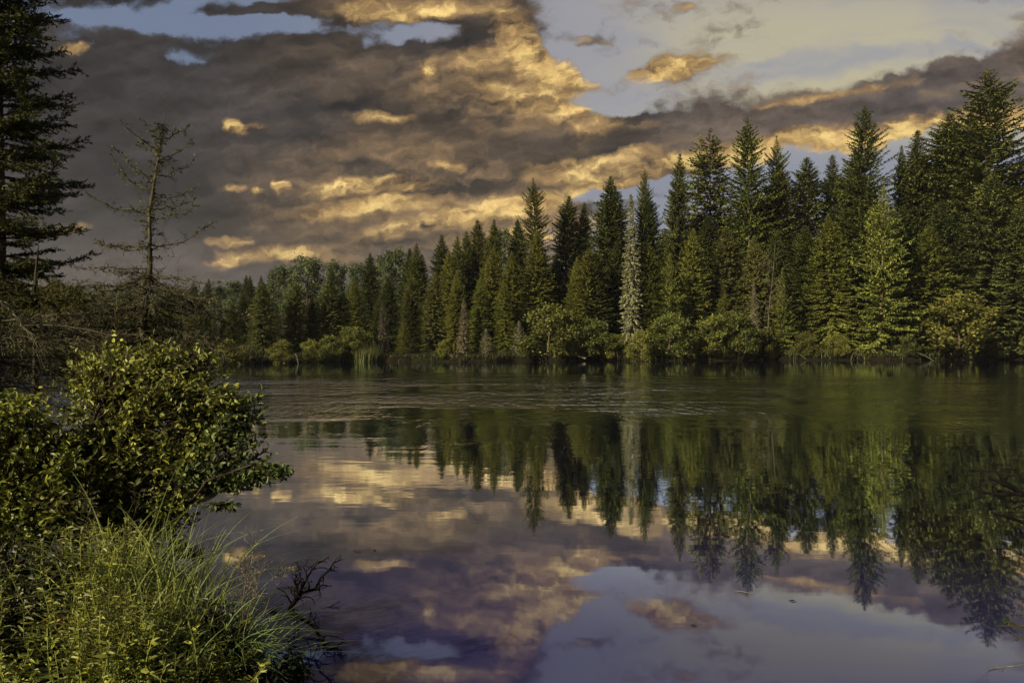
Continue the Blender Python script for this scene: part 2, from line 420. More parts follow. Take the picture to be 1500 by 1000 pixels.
# ------------------------------------------------------------------ conifer builder
def conifer(seed, H=20.0, R0=3.0, whorl=0.45, per=6, spray=0.55, droop=0.35, up=25, low=-18, start=0.06, gap=0.0, top=0.5,
            shape=0.8, dead=0.0, lean=0.0, fullness=1.0, tier=0.0, fat=0.33):
    """returns (trunk geo, crown geo); crown is made of sprays of needles carried on drooping branches"""
    rnd = random.Random(seed); T = Geo(seed); C = Geo(seed + 500)
    n = 10; tz = np.linspace(0, 1, n)
    lx = lean * np.sin(tz * 2.2) * H * 0.05
    path = np.stack([lx + 0.05 * np.sin(tz * 9 + seed), 0.05 * np.cos(tz * 7 + seed), tz * H], 1)
    r0 = H * 0.011 + 0.03
    T.tube(path, r0 * (1 - tz) ** 0.9 + 0.015, 7)
    z = H * start
    while z < H - 0.15:
        t = z / H
        prof = (1 - math.exp(-(1 - t) / shape)) / (1 - math.exp(-1 / shape)) * min(1.0, 0.6 + (t - start) * 3.0)
        Lb = R0 * prof + 0.12
        step = whorl * (0.35 + 0.8 * (1 - t)) * rnd.uniform(0.8, 1.2)
        k = max(4, int(per * (0.65 + 0.5 * (1 - t))))
        a0 = rnd.uniform(0, 6.28)
        wl = rnd.uniform(1 - tier, 1 + tier)
        cx = np.interp(t, tz, path[:, 0]); cy = np.interp(t, tz, path[:, 1])
        for q in range(k):
            if rnd.random() < gap: continue
            az = a0 + q * 6.283 / k + rnd.uniform(-.35, .35)
            L = Lb * rnd.uniform(0.62, 1.12) * wl
            el = R(low + (up - low) * t + rnd.uniform(-7, 7))
            ca, sa = math.cos(az), math.sin(az)
            dr = droop * rnd.uniform(0.6, 1.3) * (1 - t * 0.7)
            ns = max(4, int(L / (spray * 0.235)))
            pz = z + rnd.uniform(-.5, .5) * step
            def pt(s_):
                h = L * s_
                return (cx + ca * h, cy + sa * h, pz + h * math.tan(el) - dr * L * s_ ** 1.6 + dr * 0.75 * L * s_ ** 3.2)
            if dead > 0 or spray < 0.3:
                bb = np.array([pt(u) for u in (0, .25, .5, .75, 1.0)])
                T.tube(bb, np.linspace(0.012 + L * 0.009, 0.004, 5), 3)
            for s_i in range(ns):
                s_ = (s_i + rnd.uniform(.2, 1)) / ns
                if s_ < 0.12: continue
                if rnd.random() > fullness * (0.72 + 0.3 * s_): continue
                b = pt(min(s_, 1)); b2 = pt(min(s_, 1) + .06)
                dx_, dy_, dz_ = b2[0] - b[0], b2[1] - b[1], b2[2] - b[2]
                l_ = math.sqrt(dx_ * dx_ + dy_ * dy_ + dz_ * dz_) + 1e-6
                dx_, dy_, dz_ = dx_ / l_, dy_ / l_, dz_ / l_
                sl = spray * (1.15 - 0.45 * s_) * rnd.uniform(.75, 1.25) * (0.28 + 0.72 * min(1, L / 1.5))
                for sg in (-1, 1):
                    an = R(rnd.uniform(32, 68)) * sg
                    c_, s2 = math.cos(an), math.sin(an)
                    e = (dx_ * c_ - dy_ * s2, dx_ * s2 + dy_ * c_, dz_ - rnd.uniform(0.0, 0.45))
                    C.leaf(b, e, sl, sl * fat)
                if rnd.random() < 0.75:
                    C.leaf(b, (dx_, dy_, dz_ + rnd.uniform(-.2, .35)), sl, sl * fat)
                if rnd.random() < 0.6:
                    C.leaf(b, (dx_ * .4 + rnd.uniform(-.3, .3), dy_ * .4 + rnd.uniform(-.3, .3), -0.9), sl * 0.8, sl * fat)
        z += step
    for q in range(7):                                # leader
        zz_ = H - 0.12 * q * top
        for w_ in range(3):
            a = rnd.uniform(0, 6.28)
            C.leaf((path[-1][0], path[-1][1], zz_ - 0.1), (math.cos(a) * .5, math.sin(a) * .5, 1.0 - q * .08), 0.35 * (0.5 + q * .09), 0.08)
    C.flush(0.55)
    return T, C

def broadleaf(seed, H=14.0, R0=3.2, nblob=16, leaf=0.30, nshoot=26, trunkr=0.14, start=0.35, airy=1.0, ov=False):
    """trunk with limbs running into many separate leafy clumps"""
    rnd = random.Random(seed); T = Geo(seed); C = Geo(seed + 900)
    top = np.array([rnd.uniform(-.4, .4), rnd.uniform(-.4, .4), H * .93])
    tz = np.linspace(0, 1, 9)[:, None]
    path = top * tz + np.array([0.15, .1, 0]) * np.sin(tz * 6 + seed) * H * .05
    T.tube(path, trunkr * (1 - tz[:, 0]) ** .8 + .02, 6)
    for q in range(nblob):
        t = start + (1 - start) * (q + rnd.random()) / nblob
        rr = R0 * math.sin(min(1.0, (1.08 - t) / (1.08 - start)) ** .75 * math.pi * .62) * rnd.uniform(.35, 1.0)
        a = q * 2.4 + rnd.uniform(-.5, .5)
        c = np.array([math.cos(a) * rr, math.sin(a) * rr, H * t]) + path[int(t * 8)] * np.array([1, 1, 0])
        if q == nblob - 1: c = top * 1.0
        base = path[max(1, int(t * 8) - 2)]
        mid = (base + c) / 2 + np.array([0, 0, -.05 * H])
        T.tube([base, mid, c], [trunkr * .35, trunkr * .22, .02], 4)
        br = R0 * rnd.uniform(.26, .42)
        for k in range(nshoot):
            d = np.array([rnd.gauss(0, 1), rnd.gauss(0, 1), rnd.gauss(0.15, .8)]); d /= np.linalg.norm(d)
            e = c + d * br * np.array([1, 1, .8]) * rnd.uniform(.5, 1.1)
            nl = 7
            for m_ in range(nl):
                u = .35 + .65 * m_ / nl
                p_ = c + (e - c) * u + np.array([rnd.gauss(0, 1), rnd.gauss(0, 1), rnd.gauss(0, 1)]) * leaf * .7
                dd = d + np.array([rnd.gauss(0, .8), rnd.gauss(0, .8), rnd.gauss(-.2, .6)])
                C.leaf(p_, dd, leaf * rnd.uniform(.7, 1.25), leaf * .62)
    C.flush(0.9, ov)
    return T, C

# prototypes (mesh pairs)
PROTO = {}
def proto(kind, T, C, tm, cm): PROTO.setdefault(kind, []).append((T.mesh(kind + '_trunk', tm, True), C.mesh(kind + '_crown', cm), ))
PH = {}
def mk(kind, seeds, H, tm='bark', cm='needles', fn=conifer, **kw):
    PH[kind] = H
    for s_ in seeds:
        T, C = fn(s_, H=H, **kw); proto(kind, T, C, M[tm], M[cm])
mk('spruce', (11, 12, 13, 14), 20, R0=4.0, whorl=.32, per=11, spray=.42, droop=.42, shape=.48, tier=.20)
mk('spire', (21, 22, 23), 20, R0=2.35, whorl=.28, per=10, spray=.38, droop=.5, shape=.22, up=35, low=-20, tier=.16)
mk('airy', (31, 32, 33), 24, R0=5.3, whorl=.46, per=9, spray=.38, droop=.25, up=34, low=-14, gap=.05, shape=.50, tier=.42)
mk('sparse', (41, 42), 24, R0=2.9, whorl=.50, per=7, spray=.46, droop=.30, up=20, low=-25, gap=.14, shape=.2, tier=.4, fullness=.9)
mk('young', (51, 52, 53), 11, R0=2.9, whorl=.36, per=9, spray=.34, droop=.12, up=30, low=-4, shape=.8, start=.03, tier=.28, fat=.3)
mk('grey', (61, 62), 15, tm='greybark', cm='deadwood', R0=1.05, whorl=.24, per=8, spray=.45, droop=.9, up=0, low=-40, shape=.4, dead=1, start=.03, fat=.3)
mk('pale', (71, 72), 5, tm='greybark', cm='deadwood', R0=1.5, whorl=.2, per=6, spray=.26, droop=.1, up=35, low=5, shape=.7, dead=1, start=.03, fullness=.5, fat=.2)
mk('aspen', (81, 82, 83), 14, cm='leaves', fn=broadleaf, R0=3.2, nblob=24, leaf=.36, nshoot=34)
mk('alder', (91, 92, 93), 4, cm='leaves', fn=broadleaf, R0=2.1, nblob=20, leaf=.20, nshoot=40, trunkr=.05, start=.12)

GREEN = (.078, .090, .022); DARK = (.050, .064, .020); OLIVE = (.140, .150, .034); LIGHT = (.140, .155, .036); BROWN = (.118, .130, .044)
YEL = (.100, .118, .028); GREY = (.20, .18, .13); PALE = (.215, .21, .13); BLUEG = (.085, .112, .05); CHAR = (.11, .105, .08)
NAMES = {'spruce': 'spruce_tree', 'spire': 'spruce_tree', 'airy': 'spruce_tree', 'sparse': 'spruce_tree', 'young': 'young_fir', 'grey': 'dead_spruce',
         'pale': 'dead_sapling', 'aspen': 'aspen_tree', 'alder': 'alder_shrub'}
trnd = random.Random(5)
def plant(kind, px, top, D, label, wide=1.0, col=GREEN, group=None, var=None, base=None, cat=None):
    """stand a tree at distance D on the bearing px; top is how high it rises seen from the shore"""
    if kind == 'alder' and px > 320: D = float(shore((px - 750) / 1000 * D)) + .35
    D = max(D, float(shore((px - 750) / 1000 * D)) + .5) if kind != 'alder' else D
    x = (px - 750) / 1000 * D
    z0 = (gz(x, D) - 0.1) if base is None else base
    ztop = EYE + (500 - top) / 1000 * D
    s = (ztop - z0) / PH[kind]
    ps = PROTO[kind]; tm_, cm_ = ps[trnd.randrange(len(ps)) if var is None else var % len(ps)]
    root = bpy.data.objects.new(NAMES[kind], None); COL.objects.link(root)
    root.location = (x, D, z0)
    root.rotation_euler = (R(trnd.gauss(0, 1.3)), R(trnd.gauss(0, 1.6)), trnd.uniform(0, 6.28))
    root.scale = (s * wide, s * wide, s)
    k_ = trnd.uniform(.8, 1.15); h_ = trnd.uniform(.93, 1.07)
    c = (col[0] * k_ * h_, col[1] * k_, col[2] * k_)
    tag(root, label, cat or ('shrub' if kind == 'alder' else 'tree'), group)
    link('trunk', tm_, root); link('crown', cm_, root, c)
    return root

# ------------------------------------------------------------------ far shore: skyline trees (each read off the photograph)
SKY = 'spruces standing up along the skyline'
for row in [
 ('airy', 1450, 95, 70, 'tallest broad spruce with upswept boughs, at the right end of the skyline', 1.25, GREEN, 0),
 ('spire', 1421, 163, 76, 'slim spruce crown pressed against the left side of the tallest broad spruce', .95, DARK, 1),
 ('spire', 1388, 165, 74, 'dense blunt-topped spruce just left of the tallest broad spruce', 1.3, GREEN, 0),
 ('spruce', 1346, 191, 74, 'pointed spruce with a thin twin leader beside it, third clump from the right', .95, GREEN, 1),
 ('spire', 1325, 212, 75, 'thin sparse leader rising beside the pointed spruce near the right', .45, DARK, 2),
 ('airy', 1266, 154, 72, 'tall open spruce with wide tiered boughs standing alone against the orange cloud', .88, GREEN, 1),
 ('spruce', 1240, 220, 76, 'spruce leaning close on the left of the tall open spruce', .9, DARK, 2),
 ('spruce', 1225, 226, 78, 'narrow spruce top left of the tall open spruce, beside the bare twig gap', .8, DARK, 3),
 ('spire', 1175, 230, 77, 'isolated bottlebrush spruce column with sky on both sides', 1.1, GREEN, 1),
 ('spire', 1148, 241, 76, 'rounded spruce column just left of the isolated bottlebrush one', 1.15, GREEN, 2),
 ('airy', 1131, 200, 77, 'open spruce on the right shoulder of the broad cone-shaped spruce', .6, GREEN, 2),
 ('airy', 1101, 167, 74, 'broad cone-shaped spruce, highest of the cluster right of centre', .85, GREEN, 0),
 ('sparse', 1066, 199, 78, 'thin see-through spruce between two denser ones in the cluster', .75, OLIVE, 0),
 ('sparse', 1041, 189, 77, 'tall see-through spruce second from left in the cluster', .95, GREEN, 1),
 ('sparse', 1013, 200, 79, 'slender see-through spruce behind the dense pointed one', .8, OLIVE, 0),
 ('spruce', 988, 227, 74, 'dense pointed spruce at the left edge of the tall cluster', .62, GREEN, 0),
 ('spire', 958, 283, 76, 'short blunt spruce filling the dip left of the tall cluster', 1.0, DARK, 0),
 ('airy', 935, 247, 76, 'sharp spruce rising straight behind the grey dead spruce', .55, GREEN, 1),
 ('spire', 903, 276, 78, 'spruce top joined to the right side of the wide dark spruce', 1.0, DARK, 1),
 ('spruce', 885, 259, 74, 'wide dark spruce left of the grey dead spruce', .95, GREEN, 2),
 ('spruce', 852, 295, 76, 'blunt spruce left of the wide dark spruce', .75, GREEN, 3),
 ('spire', 826, 287, 75, 'clean narrow cone spruce between the blunt spruce and the central one', 1.1, GREEN, 0),
 ('airy', 786, 262, 72, 'prominent pointed spruce with short tiered boughs near the middle of the shore', .72, GREEN, 2),
 ('spire', 765, 322, 76, 'small spruce tip tucked against the left of the prominent central spruce', .9, DARK, 1),
 ('spruce', 756, 319, 78, 'dark spruce tip two left of the prominent central spruce', .7, DARK, 1),
 ('spruce', 711, 320, 74, 'right and taller of the twin spruce tops left of centre', .7, GREEN, 0),
 ('spire', 702, 323, 76, 'left and slimmer of the twin spruce tops left of centre', .95, GREEN, 2),
 ('spire', 689, 337, 76, 'thin spruce spike left of the twin tops', .8, GREEN, 0),
 ('spruce', 672, 346, 74, 'pointed spruce next to the thin spike on its left', .7, GREEN, 2),
 ('spruce', 645, 342, 74, 'spruce with a ragged bushy tip standing by itself left of centre', .85, DARK, 3),
 ('spire', 621, 371, 78, 'low spruce tip in the dip between two taller tops left of centre', .8, DARK, 1),
 ('spruce', 612, 355, 74, 'full spruce with a lit right side, left of the ragged one', .75, GREEN, 1),
 ('spire', 596, 364, 76, 'slim spruce touching the left side of the full lit one', 1.0, DARK, 2),
 ('spruce', 544, 370, 80, 'dark cone spruce standing between pale aspens', .95, DARK, 0),
 ('spire', 484, 392, 92, 'tiny dark spruce spike among the aspens', .8, DARK, 0),
 ('spruce', 370, 403, 84, 'right one of two dark spruces side by side on the left skyline', .75, DARK, 1),
 ('spruce', 359, 403, 86, 'left one of two dark spruces side by side on the left skyline', .75, DARK, 2),
 ('spruce', 386, 404, 88, 'small spruce right of the dark pair on the left skyline', .8, DARK, 3),
 ('spire', 303, 408, 110, 'thin dark spruce spike poking above the low left skyline', .9, DARK, 0),
 ('spire', 284, 414, 115, 'short ragged spruce spike behind the bare spruce on the left', 1.2, DARK, 1),
 ('airy', 1497, 222, 76, 'spruce cut by the right edge of the view', .8, GREEN, 0),
]:
    plant(row[0], row[1], row[2], row[3], row[4], row[5], row[6], SKY, row[7])
for px, top, D, wd, label in [
 (446, 377, 96, 1.25, 'largest round-topped aspen on the left skyline'),
 (417, 390, 98, 1.0, 'aspen shoulder just left of the largest round aspen'),
 (491, 383, 94, .85, 'aspen with a peaked crown right of the largest round aspen'),
 (527, 386, 92, .8, 'small aspen with feathery top left of the dark cone spruce'),
 (562, 374, 90, .75, 'aspen right of the dark cone spruce'),
 (579, 366, 88, .7, 'aspen showing pale leaves beside the slim left spruces'),
 (738, 334, 88, .6, 'aspen top glimpsed between the twin spruces and the central spruce'),
 (344, 412, 105, 1.1, 'rounded aspen left of the dark spruce pair'),
 (322, 420, 112, 1.1, 'low aspen between the thin spike and the rounded aspen'),
 (265, 424, 120, 1.3, 'low aspen behind the bare spruce trunk'),
 (405, 398, 108, .9, 'aspen peeking between the spruce pair and the large aspen')]:
    plant('aspen', px, top, D, label, wd, BLUEG, 'aspens along the left skyline')

# ------------------------------------------------------------------ second rank and shore trees
MID = 'spruces in the shaded ranks below the skyline'
for row in [
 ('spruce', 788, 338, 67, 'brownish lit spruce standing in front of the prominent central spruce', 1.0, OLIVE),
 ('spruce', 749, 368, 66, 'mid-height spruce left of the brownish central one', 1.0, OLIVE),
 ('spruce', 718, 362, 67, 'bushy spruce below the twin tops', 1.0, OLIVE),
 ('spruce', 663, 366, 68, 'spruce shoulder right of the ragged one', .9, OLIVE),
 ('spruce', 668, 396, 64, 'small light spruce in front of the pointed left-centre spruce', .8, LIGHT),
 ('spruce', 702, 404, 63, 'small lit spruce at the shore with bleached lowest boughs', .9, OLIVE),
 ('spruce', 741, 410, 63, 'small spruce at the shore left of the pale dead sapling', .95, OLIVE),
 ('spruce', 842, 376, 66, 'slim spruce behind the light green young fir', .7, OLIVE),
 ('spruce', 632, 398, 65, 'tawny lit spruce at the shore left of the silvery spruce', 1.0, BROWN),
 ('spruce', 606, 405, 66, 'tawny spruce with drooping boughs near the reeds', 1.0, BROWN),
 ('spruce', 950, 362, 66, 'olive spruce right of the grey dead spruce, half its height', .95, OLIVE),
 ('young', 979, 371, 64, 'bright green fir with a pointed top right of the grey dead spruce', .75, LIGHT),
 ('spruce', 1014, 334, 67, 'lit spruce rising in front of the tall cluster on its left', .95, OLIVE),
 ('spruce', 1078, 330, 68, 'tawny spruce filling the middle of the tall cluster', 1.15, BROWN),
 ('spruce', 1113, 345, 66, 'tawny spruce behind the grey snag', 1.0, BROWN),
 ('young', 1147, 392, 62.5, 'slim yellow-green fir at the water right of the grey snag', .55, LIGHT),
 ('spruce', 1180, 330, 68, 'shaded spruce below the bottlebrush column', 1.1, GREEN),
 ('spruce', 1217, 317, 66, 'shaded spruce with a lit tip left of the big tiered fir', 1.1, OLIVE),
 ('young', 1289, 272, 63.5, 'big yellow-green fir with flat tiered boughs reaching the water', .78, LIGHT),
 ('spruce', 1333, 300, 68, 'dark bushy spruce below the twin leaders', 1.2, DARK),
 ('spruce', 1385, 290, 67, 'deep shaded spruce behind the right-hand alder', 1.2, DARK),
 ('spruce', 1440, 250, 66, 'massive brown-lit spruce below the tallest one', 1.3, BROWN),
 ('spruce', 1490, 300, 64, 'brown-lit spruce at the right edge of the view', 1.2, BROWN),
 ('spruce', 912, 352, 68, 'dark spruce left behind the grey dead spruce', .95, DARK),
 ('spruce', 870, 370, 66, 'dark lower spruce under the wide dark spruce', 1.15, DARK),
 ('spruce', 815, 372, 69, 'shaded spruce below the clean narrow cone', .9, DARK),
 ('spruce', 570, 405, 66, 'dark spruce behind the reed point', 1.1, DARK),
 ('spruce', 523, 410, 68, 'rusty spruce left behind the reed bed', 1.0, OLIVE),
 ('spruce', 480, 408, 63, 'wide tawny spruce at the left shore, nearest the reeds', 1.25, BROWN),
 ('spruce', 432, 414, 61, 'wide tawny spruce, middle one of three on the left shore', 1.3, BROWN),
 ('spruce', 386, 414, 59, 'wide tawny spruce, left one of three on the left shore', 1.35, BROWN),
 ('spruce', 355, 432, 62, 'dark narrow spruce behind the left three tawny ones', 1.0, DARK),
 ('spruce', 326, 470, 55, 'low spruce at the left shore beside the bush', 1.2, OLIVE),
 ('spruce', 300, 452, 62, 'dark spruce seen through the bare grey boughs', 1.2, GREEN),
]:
    plant(row[0], row[1], row[2], row[3], row[4], row[5], row[6], MID)

plant('grey', 925, 284, 64, 'tall grey dead spruce hung with pale lichen, the only bleached one above mid height', 1.0, PALE, None, 0)
plant('grey', 678, 436, 61.5, 'silvery dead spruce skirt at the shore left of centre', 1.55, GREY, None, 1)
plant('grey', 562, 440, 61, 'dark grey dead spruce right of the reed bed', 1.7, CHAR, None, 0)
plant('grey', 1107, 412, 64, 'grey dead spruce, lower one beside the forked grey snag', 1.0, GREY, None, 1)
plant('pale', 761, 470, 60.8, 'small pale dead sapling at the waterline below the central spruce', 1.0, PALE, None, 0)
plant('pale', 712, 482, 60.6, 'small bleached sapling low beside the spruce with bleached boughs', 1.3, GREY, None, 1)
plant('young', 834, 422, 62.5, 'light green young fir right of the central spruce', 1.0, YEL)
plant('young', 1057, 424, 63, 'young yellow-green fir below the tall cluster', .8, YEL)
plant('young', 590, 470, 61, 'small fir in the shade at the shore near the reeds', 1.0, OLIVE)

SH = 'leafy shrubs along the far waterline'
for px, top, D, wd, col, label in [
 (800, 452, 62.2, 1.2, YEL, 'yellow-green shrub left of the light young fir'),
 (858, 470, 61.6, 1.3, YEL, 'broad yellow shrub left of the broken birch stub'),
 (838, 490, 61.2, 1.0, OLIVE, 'low olive shrub above the fallen log'),
 (905, 492, 61.8, 1.0, OLIVE, 'low shrub right of the broken birch stub'),
 (940, 488, 62, .9, OLIVE, 'low shrub at the foot of the grey dead spruce'),
 (978, 464, 61.8, 1.2, YEL, 'rounded bright shrub below the pointed bright fir'),
 (1008, 488, 62, 1.0, LIGHT, 'small bright shrub right of the rounded one'),
 (1042, 466, 63, 1.1, LIGHT, 'green shrub at the foot of the young yellow-green fir'),
 (1082, 462, 62.2, 1.2, YEL, 'arching shrub overhanging the water left of the slim fir'),
 (1120, 486, 62.2, .9, GREEN, 'dark shrub at the foot of the slim fir'),
 (1185, 488, 62.6, 1.0, GREEN, 'dark low shrub between the slim fir and the big tiered fir'),
 (1225, 492, 62.8, 1.1, OLIVE, 'low shrub left of the big tiered fir'),
 (1330, 492, 63, 1.0, GREEN, 'dark low shrub right of the big tiered fir'),
 (1407, 436, 63, 1.25, OLIVE, 'tall alder shrub in front of the deep shade near the right'),
 (1452, 480, 63, 1.1, GREEN, 'low shrub right of the tall alder'),
 (1492, 470, 62.5, 1.2, GREEN, 'shrub at the right edge of the far shore'),
 (775, 494, 61, .9, GREEN, 'dark green low shrub right of the pale dead sapling'),
 (650, 500, 60.5, .9, OLIVE, 'small shrub between the tawny spruces and the silvery one'),
 (518, 482, 60, 1.2, LIGHT, 'bright shrub behind the reed bed'),
 (486, 494, 59, 1.1, LIGHT, 'bright low shrub left of the reed bed'),
 (452, 500, 58, 1.0, OLIVE, 'low shrub at the feet of the middle tawny spruce'),
 (410, 500, 56.5, 1.1, OLIVE, 'low shrub at the feet of the left tawny spruce'),
 (358, 508, 54, 1.0, BROWN, 'low brownish shrub at the left waterline'),
 (335, 500, 53, 1.0, OLIVE, 'low shrub beside the bush on the left waterline')]:
    plant('alder', px, top, D, label, wd, col, SH)

# fill: ranks of look-alike spruces inside the wood
tops = sorted([(240, 440), (300, 428), (360, 420), (420, 410), (500, 405), (560, 400), (620, 392), (690, 372), (740, 368), (800, 350), (850, 345),
               (900, 340), (960, 335), (1000, 290), (1050, 275), (1110, 262), (1150, 300), (1200, 335), (1240, 285), (1280, 260), (1315, 320), (1350, 280), (1390, 262), (1450, 210), (1560, 240)])
tx, ty = zip(*tops)
fr = random.Random(77)
for k in range(96):
    px = 262 + (1560 - 262) * (k + fr.uniform(-.4, .4)) / 96
    D = float(shore((px - 750) / 1000 * 60)) + fr.uniform(5, 26)
    t = np.interp(px, tx, ty) + fr.uniform(14, 80)
    plant(fr.choice(['spruce', 'spruce', 'spire', 'airy']), px, t, D, 'dark spruce inside the unbroken wood behind the shore trees', fr.uniform(1.0, 1.35),
          fr.choice([GREEN, DARK, OLIVE, GREEN]), 'look-alike spruces deep in the wood')
# the wooded left shore behind the bush and the bare spruce
for k in range(34):
    px = -40 + 350 * (k + fr.uniform(-.4, .4)) / 34
    D = fr.uniform(50, 135)
    t = fr.uniform(442, 462) - (px - 0) * .03 + (8 if k % 2 else 0)
    plant(fr.choice(['aspen', 'spruce', 'aspen', 'young']), px, t, D, 'dusky tree in the wood across the left cove', fr.uniform(.9, 1.3),
          fr.choice([OLIVE, GREEN, OLIVE]), 'look-alike trees across the left cove')
for k in range(14):
    px = -30 + 300 * (k + fr.uniform(-.3, .3)) / 14
    x = (px - 750) / 1000 * 42
    D = float(shore(x)) + 1.2
    plant('alder', px, fr.uniform(500, 515), D, 'shrub on the waterline of the left cove', 1.3, fr.choice([OLIVE, GREEN]), 'look-alike shrubs around the left cove')

for k in range(46):
    px = -60 + 380 * (k + fr.uniform(-.4, .4)) / 46
    D = float(shore((px - 750) / 1000 * 44)) + fr.uniform(1.5, 14)
    plant(fr.choice(['spruce', 'aspen', 'young', 'spruce']), px, fr.uniform(448, 488), D, 'dusky tree in the wood across the left cove', fr.uniform(1.1, 1.7),
          fr.choice([OLIVE, GREEN, OLIVE, BROWN]), 'look-alike trees across the left cove')
# distant hill wood that reads as one mass
g = Geo(8); r = g.rng
N = 1500; D = r.uniform(230, 760, N); px = r.uniform(-150, 520, N)
x = (px - 750) / 1000 * D; z = ground(x, D); Hh = r.uniform(6, 13, N) * (1 + (r.random(N) < .12) * .35); con = r.random(N) < .45
K = 46
u = r.random((N, K)); a = r.uniform(0, 2 * np.pi, (N, K))
rad = np.where(con[:, None], (1 - u) * .17 + .02, np.sqrt(np.clip(1 - (2 * u - 1) ** 2, 0, 1)) * .26) * Hh[:, None]
bz = z[:, None] + Hh[:, None] * np.where(con[:, None], u, .25 + .72 * u)
b = np.stack([x[:, None] + np.cos(a) * rad, D[:, None] + np.sin(a) * rad, bz], -1).reshape(-1, 3)
d = np.stack([np.cos(a), np.sin(a), r.normal(-.1, .5, (N, K))], -1).reshape(-1, 3)
g.leaves(b, d, r.uniform(1.2, 2.4, N * K), r.uniform(.7, 1.3, N * K), .8)
tag(link('distant_forest', g.mesh('distant_forest', M['needles']), None, (.055, .072, .032)), 'hazy wooded hill far beyond the left cove', 'forest', kind='stuff')

# broken birch stub, forked grey snag, bare twig tree, fallen log
def stick(name, label, cat, paths, mat, k=6):
    """a thing made of limbs: first path is the stem, the others its branches"""
    g = Geo(len(label))
    for p_, r_ in paths: g.tube(p_, r_, k)
    o = link(name, g.mesh(name, mat, True)); tag(o, label, cat)
    return o
def at(px, py, D): return np.array([(px - 750) / 1000 * D, D, EYE + (500 - py) / 1000 * D])
stick('broken_stub', 'pale broken birch stub standing upright among the shrubs', 'tree stump', [([at(889, 505, 61), at(889, 490, 61), at(889.5, 474, 61)], [.15, .13, .11])], M['greybark'])
stick('fallen_log', 'thin grey log slanting down to the far waterline', 'log', [([at(836, 516, 60.6), at(845, 520, 60.2), at(858, 525, 59.6)], [.07, .09, .1])], M['greybark'])
sn = []
sr = random.Random(4)
sn.append(([at(1124, 500, 62.5), at(1128, 440, 62.5), at(1133, 395, 62.4), at(1136, 350, 62.3)], [.09, .075, .05, .02]))
for k in range(26):
    y0 = sr.uniform(355, 470); sx = sr.choice([-1, 1]); ln = sr.uniform(8, 26)
    a = at(1124 + (500 - y0) * .08, y0, 62.4); dz_ = sr.uniform(-1.2, .8)
    sn.append(([a, a + np.array([sx * ln * .5 * .062, sr.uniform(-.5, .1), ln * .03]), a + np.array([sx * ln * .062, sr.uniform(-1, .3), dz_])], [.04, .025, .010]))
stick('dead_snag', 'forked grey snag with bare twisted limbs in front of the tall cluster', 'dead tree', sn, M['lichen'], 4)
tw = [([at(1197, 330, 80), at(1194, 290, 80), at(1193, 270, 80)], [.12, .08, .04]), ([at(1193, 285, 80), at(1199, 272, 80), at(1203, 264, 80)], [.05, .03, .01]),
      ([at(1193, 272, 80), at(1190, 268, 80), at(1189, 262, 80)], [.04, .025, .01])]
stick('bare_tree', 'bare forked twig tip showing in the gap right of the bottlebrush spruce', 'dead tree', tw, M['greybark'], 4)

# dead limbs and roots lying along the far waterline
for px, ln, tilt, lab in [(655, 16, 7, 'dead limb slanting into the water below the silvery spruce'), (735, 12, -6, 'short dead limb at the waterline left of the pale dead sapling'),
                          (925, 14, 5, 'dead limb at the waterline below the tall grey dead spruce'), (1010, 20, -5, 'long dead limb lying along the waterline right of the bright shrubs'),
                          (1165, 12, 8, 'dead limb poking out over the water right of the slim fir'), (1255, 18, -4, 'dark limb trailing in the water left of the big tiered fir'),
                          (1345, 14, 7, 'dead limb slanting into the water right of the big tiered fir'), (430, 14, 5, 'dead limb at the waterline below the middle tawny spruce')]:
    D = float(shore((px - 750) * .061)); a = np.array([(px - 750) / 1000 * D, D + .5, .75]); q = ln / 1000 * D
    e = a + [q * (1 if tilt > 0 else -1), -1.6, -.85]; md = (a + e) / 2 + [0, 0, .12]
    stick('fallen_limb', lab, 'dead branch', [([a, md, e], [.06, .05, .03]), ([md, md + [.3 * q, -.3, .45]], [.025, .01]), ([md, md + [-.1 * q, -.5, .3]], [.02, .008])], M['lichen'], 5)
# reeds and grass on the far waterline
g = Geo(31); r = g.rng
N = 11000; x = r.uniform(-45, 56, N); keep = r.random(N) < np.where((x > -16) & (x < -11.5), 1, .55); x = x[keep]; N = len(x)
y = shore(x) + r.uniform(0.0, 1.6, N); b = np.stack([x, y, ground(x, y)], 1)
reed = (x > -16) & (x < -11.2)
d = np.stack([r.normal(0, 1, N), r.normal(-.6, 1, N), np.zeros(N)], 1)
hm = .35 + .65 * np.clip(wob(x * 1.3, y * .4) * .5 + .5, 0, 1.4)
g.blades(b, d, np.where(reed, r.uniform(.9, 1.7, N), r.uniform(.3, 1.15, N) * hm), r.uniform(.03, .07, N), r.uniform(.1, .9, N), 3)
tag(link('grass', g.mesh('far_grass', M['grassblade']), None, (.060, .068, .022)), 'rough grass fringing the far waterline', 'grass', kind='stuff')
g = Geo(32); r = g.rng
N = 1500; x = r.uniform(-16.2, -11.4, N); y = shore(x) - r.uniform(-.6, 1.1, N); b = np.stack([x, y, np.full(N, -.05)], 1)
g.blades(b, np.stack([r.normal(0, 1, N), r.normal(0, 1, N), np.zeros(N)], 1), r.uniform(.6, 1.5, N), r.uniform(.03, .06, N), r.uniform(0, .4, N), 3)
tag(link('reeds', g.mesh('reeds', M['grassblade']), None, (.085, .100, .028)), 'bed of pale green reeds standing in the far shallows', 'reeds', kind='stuff')

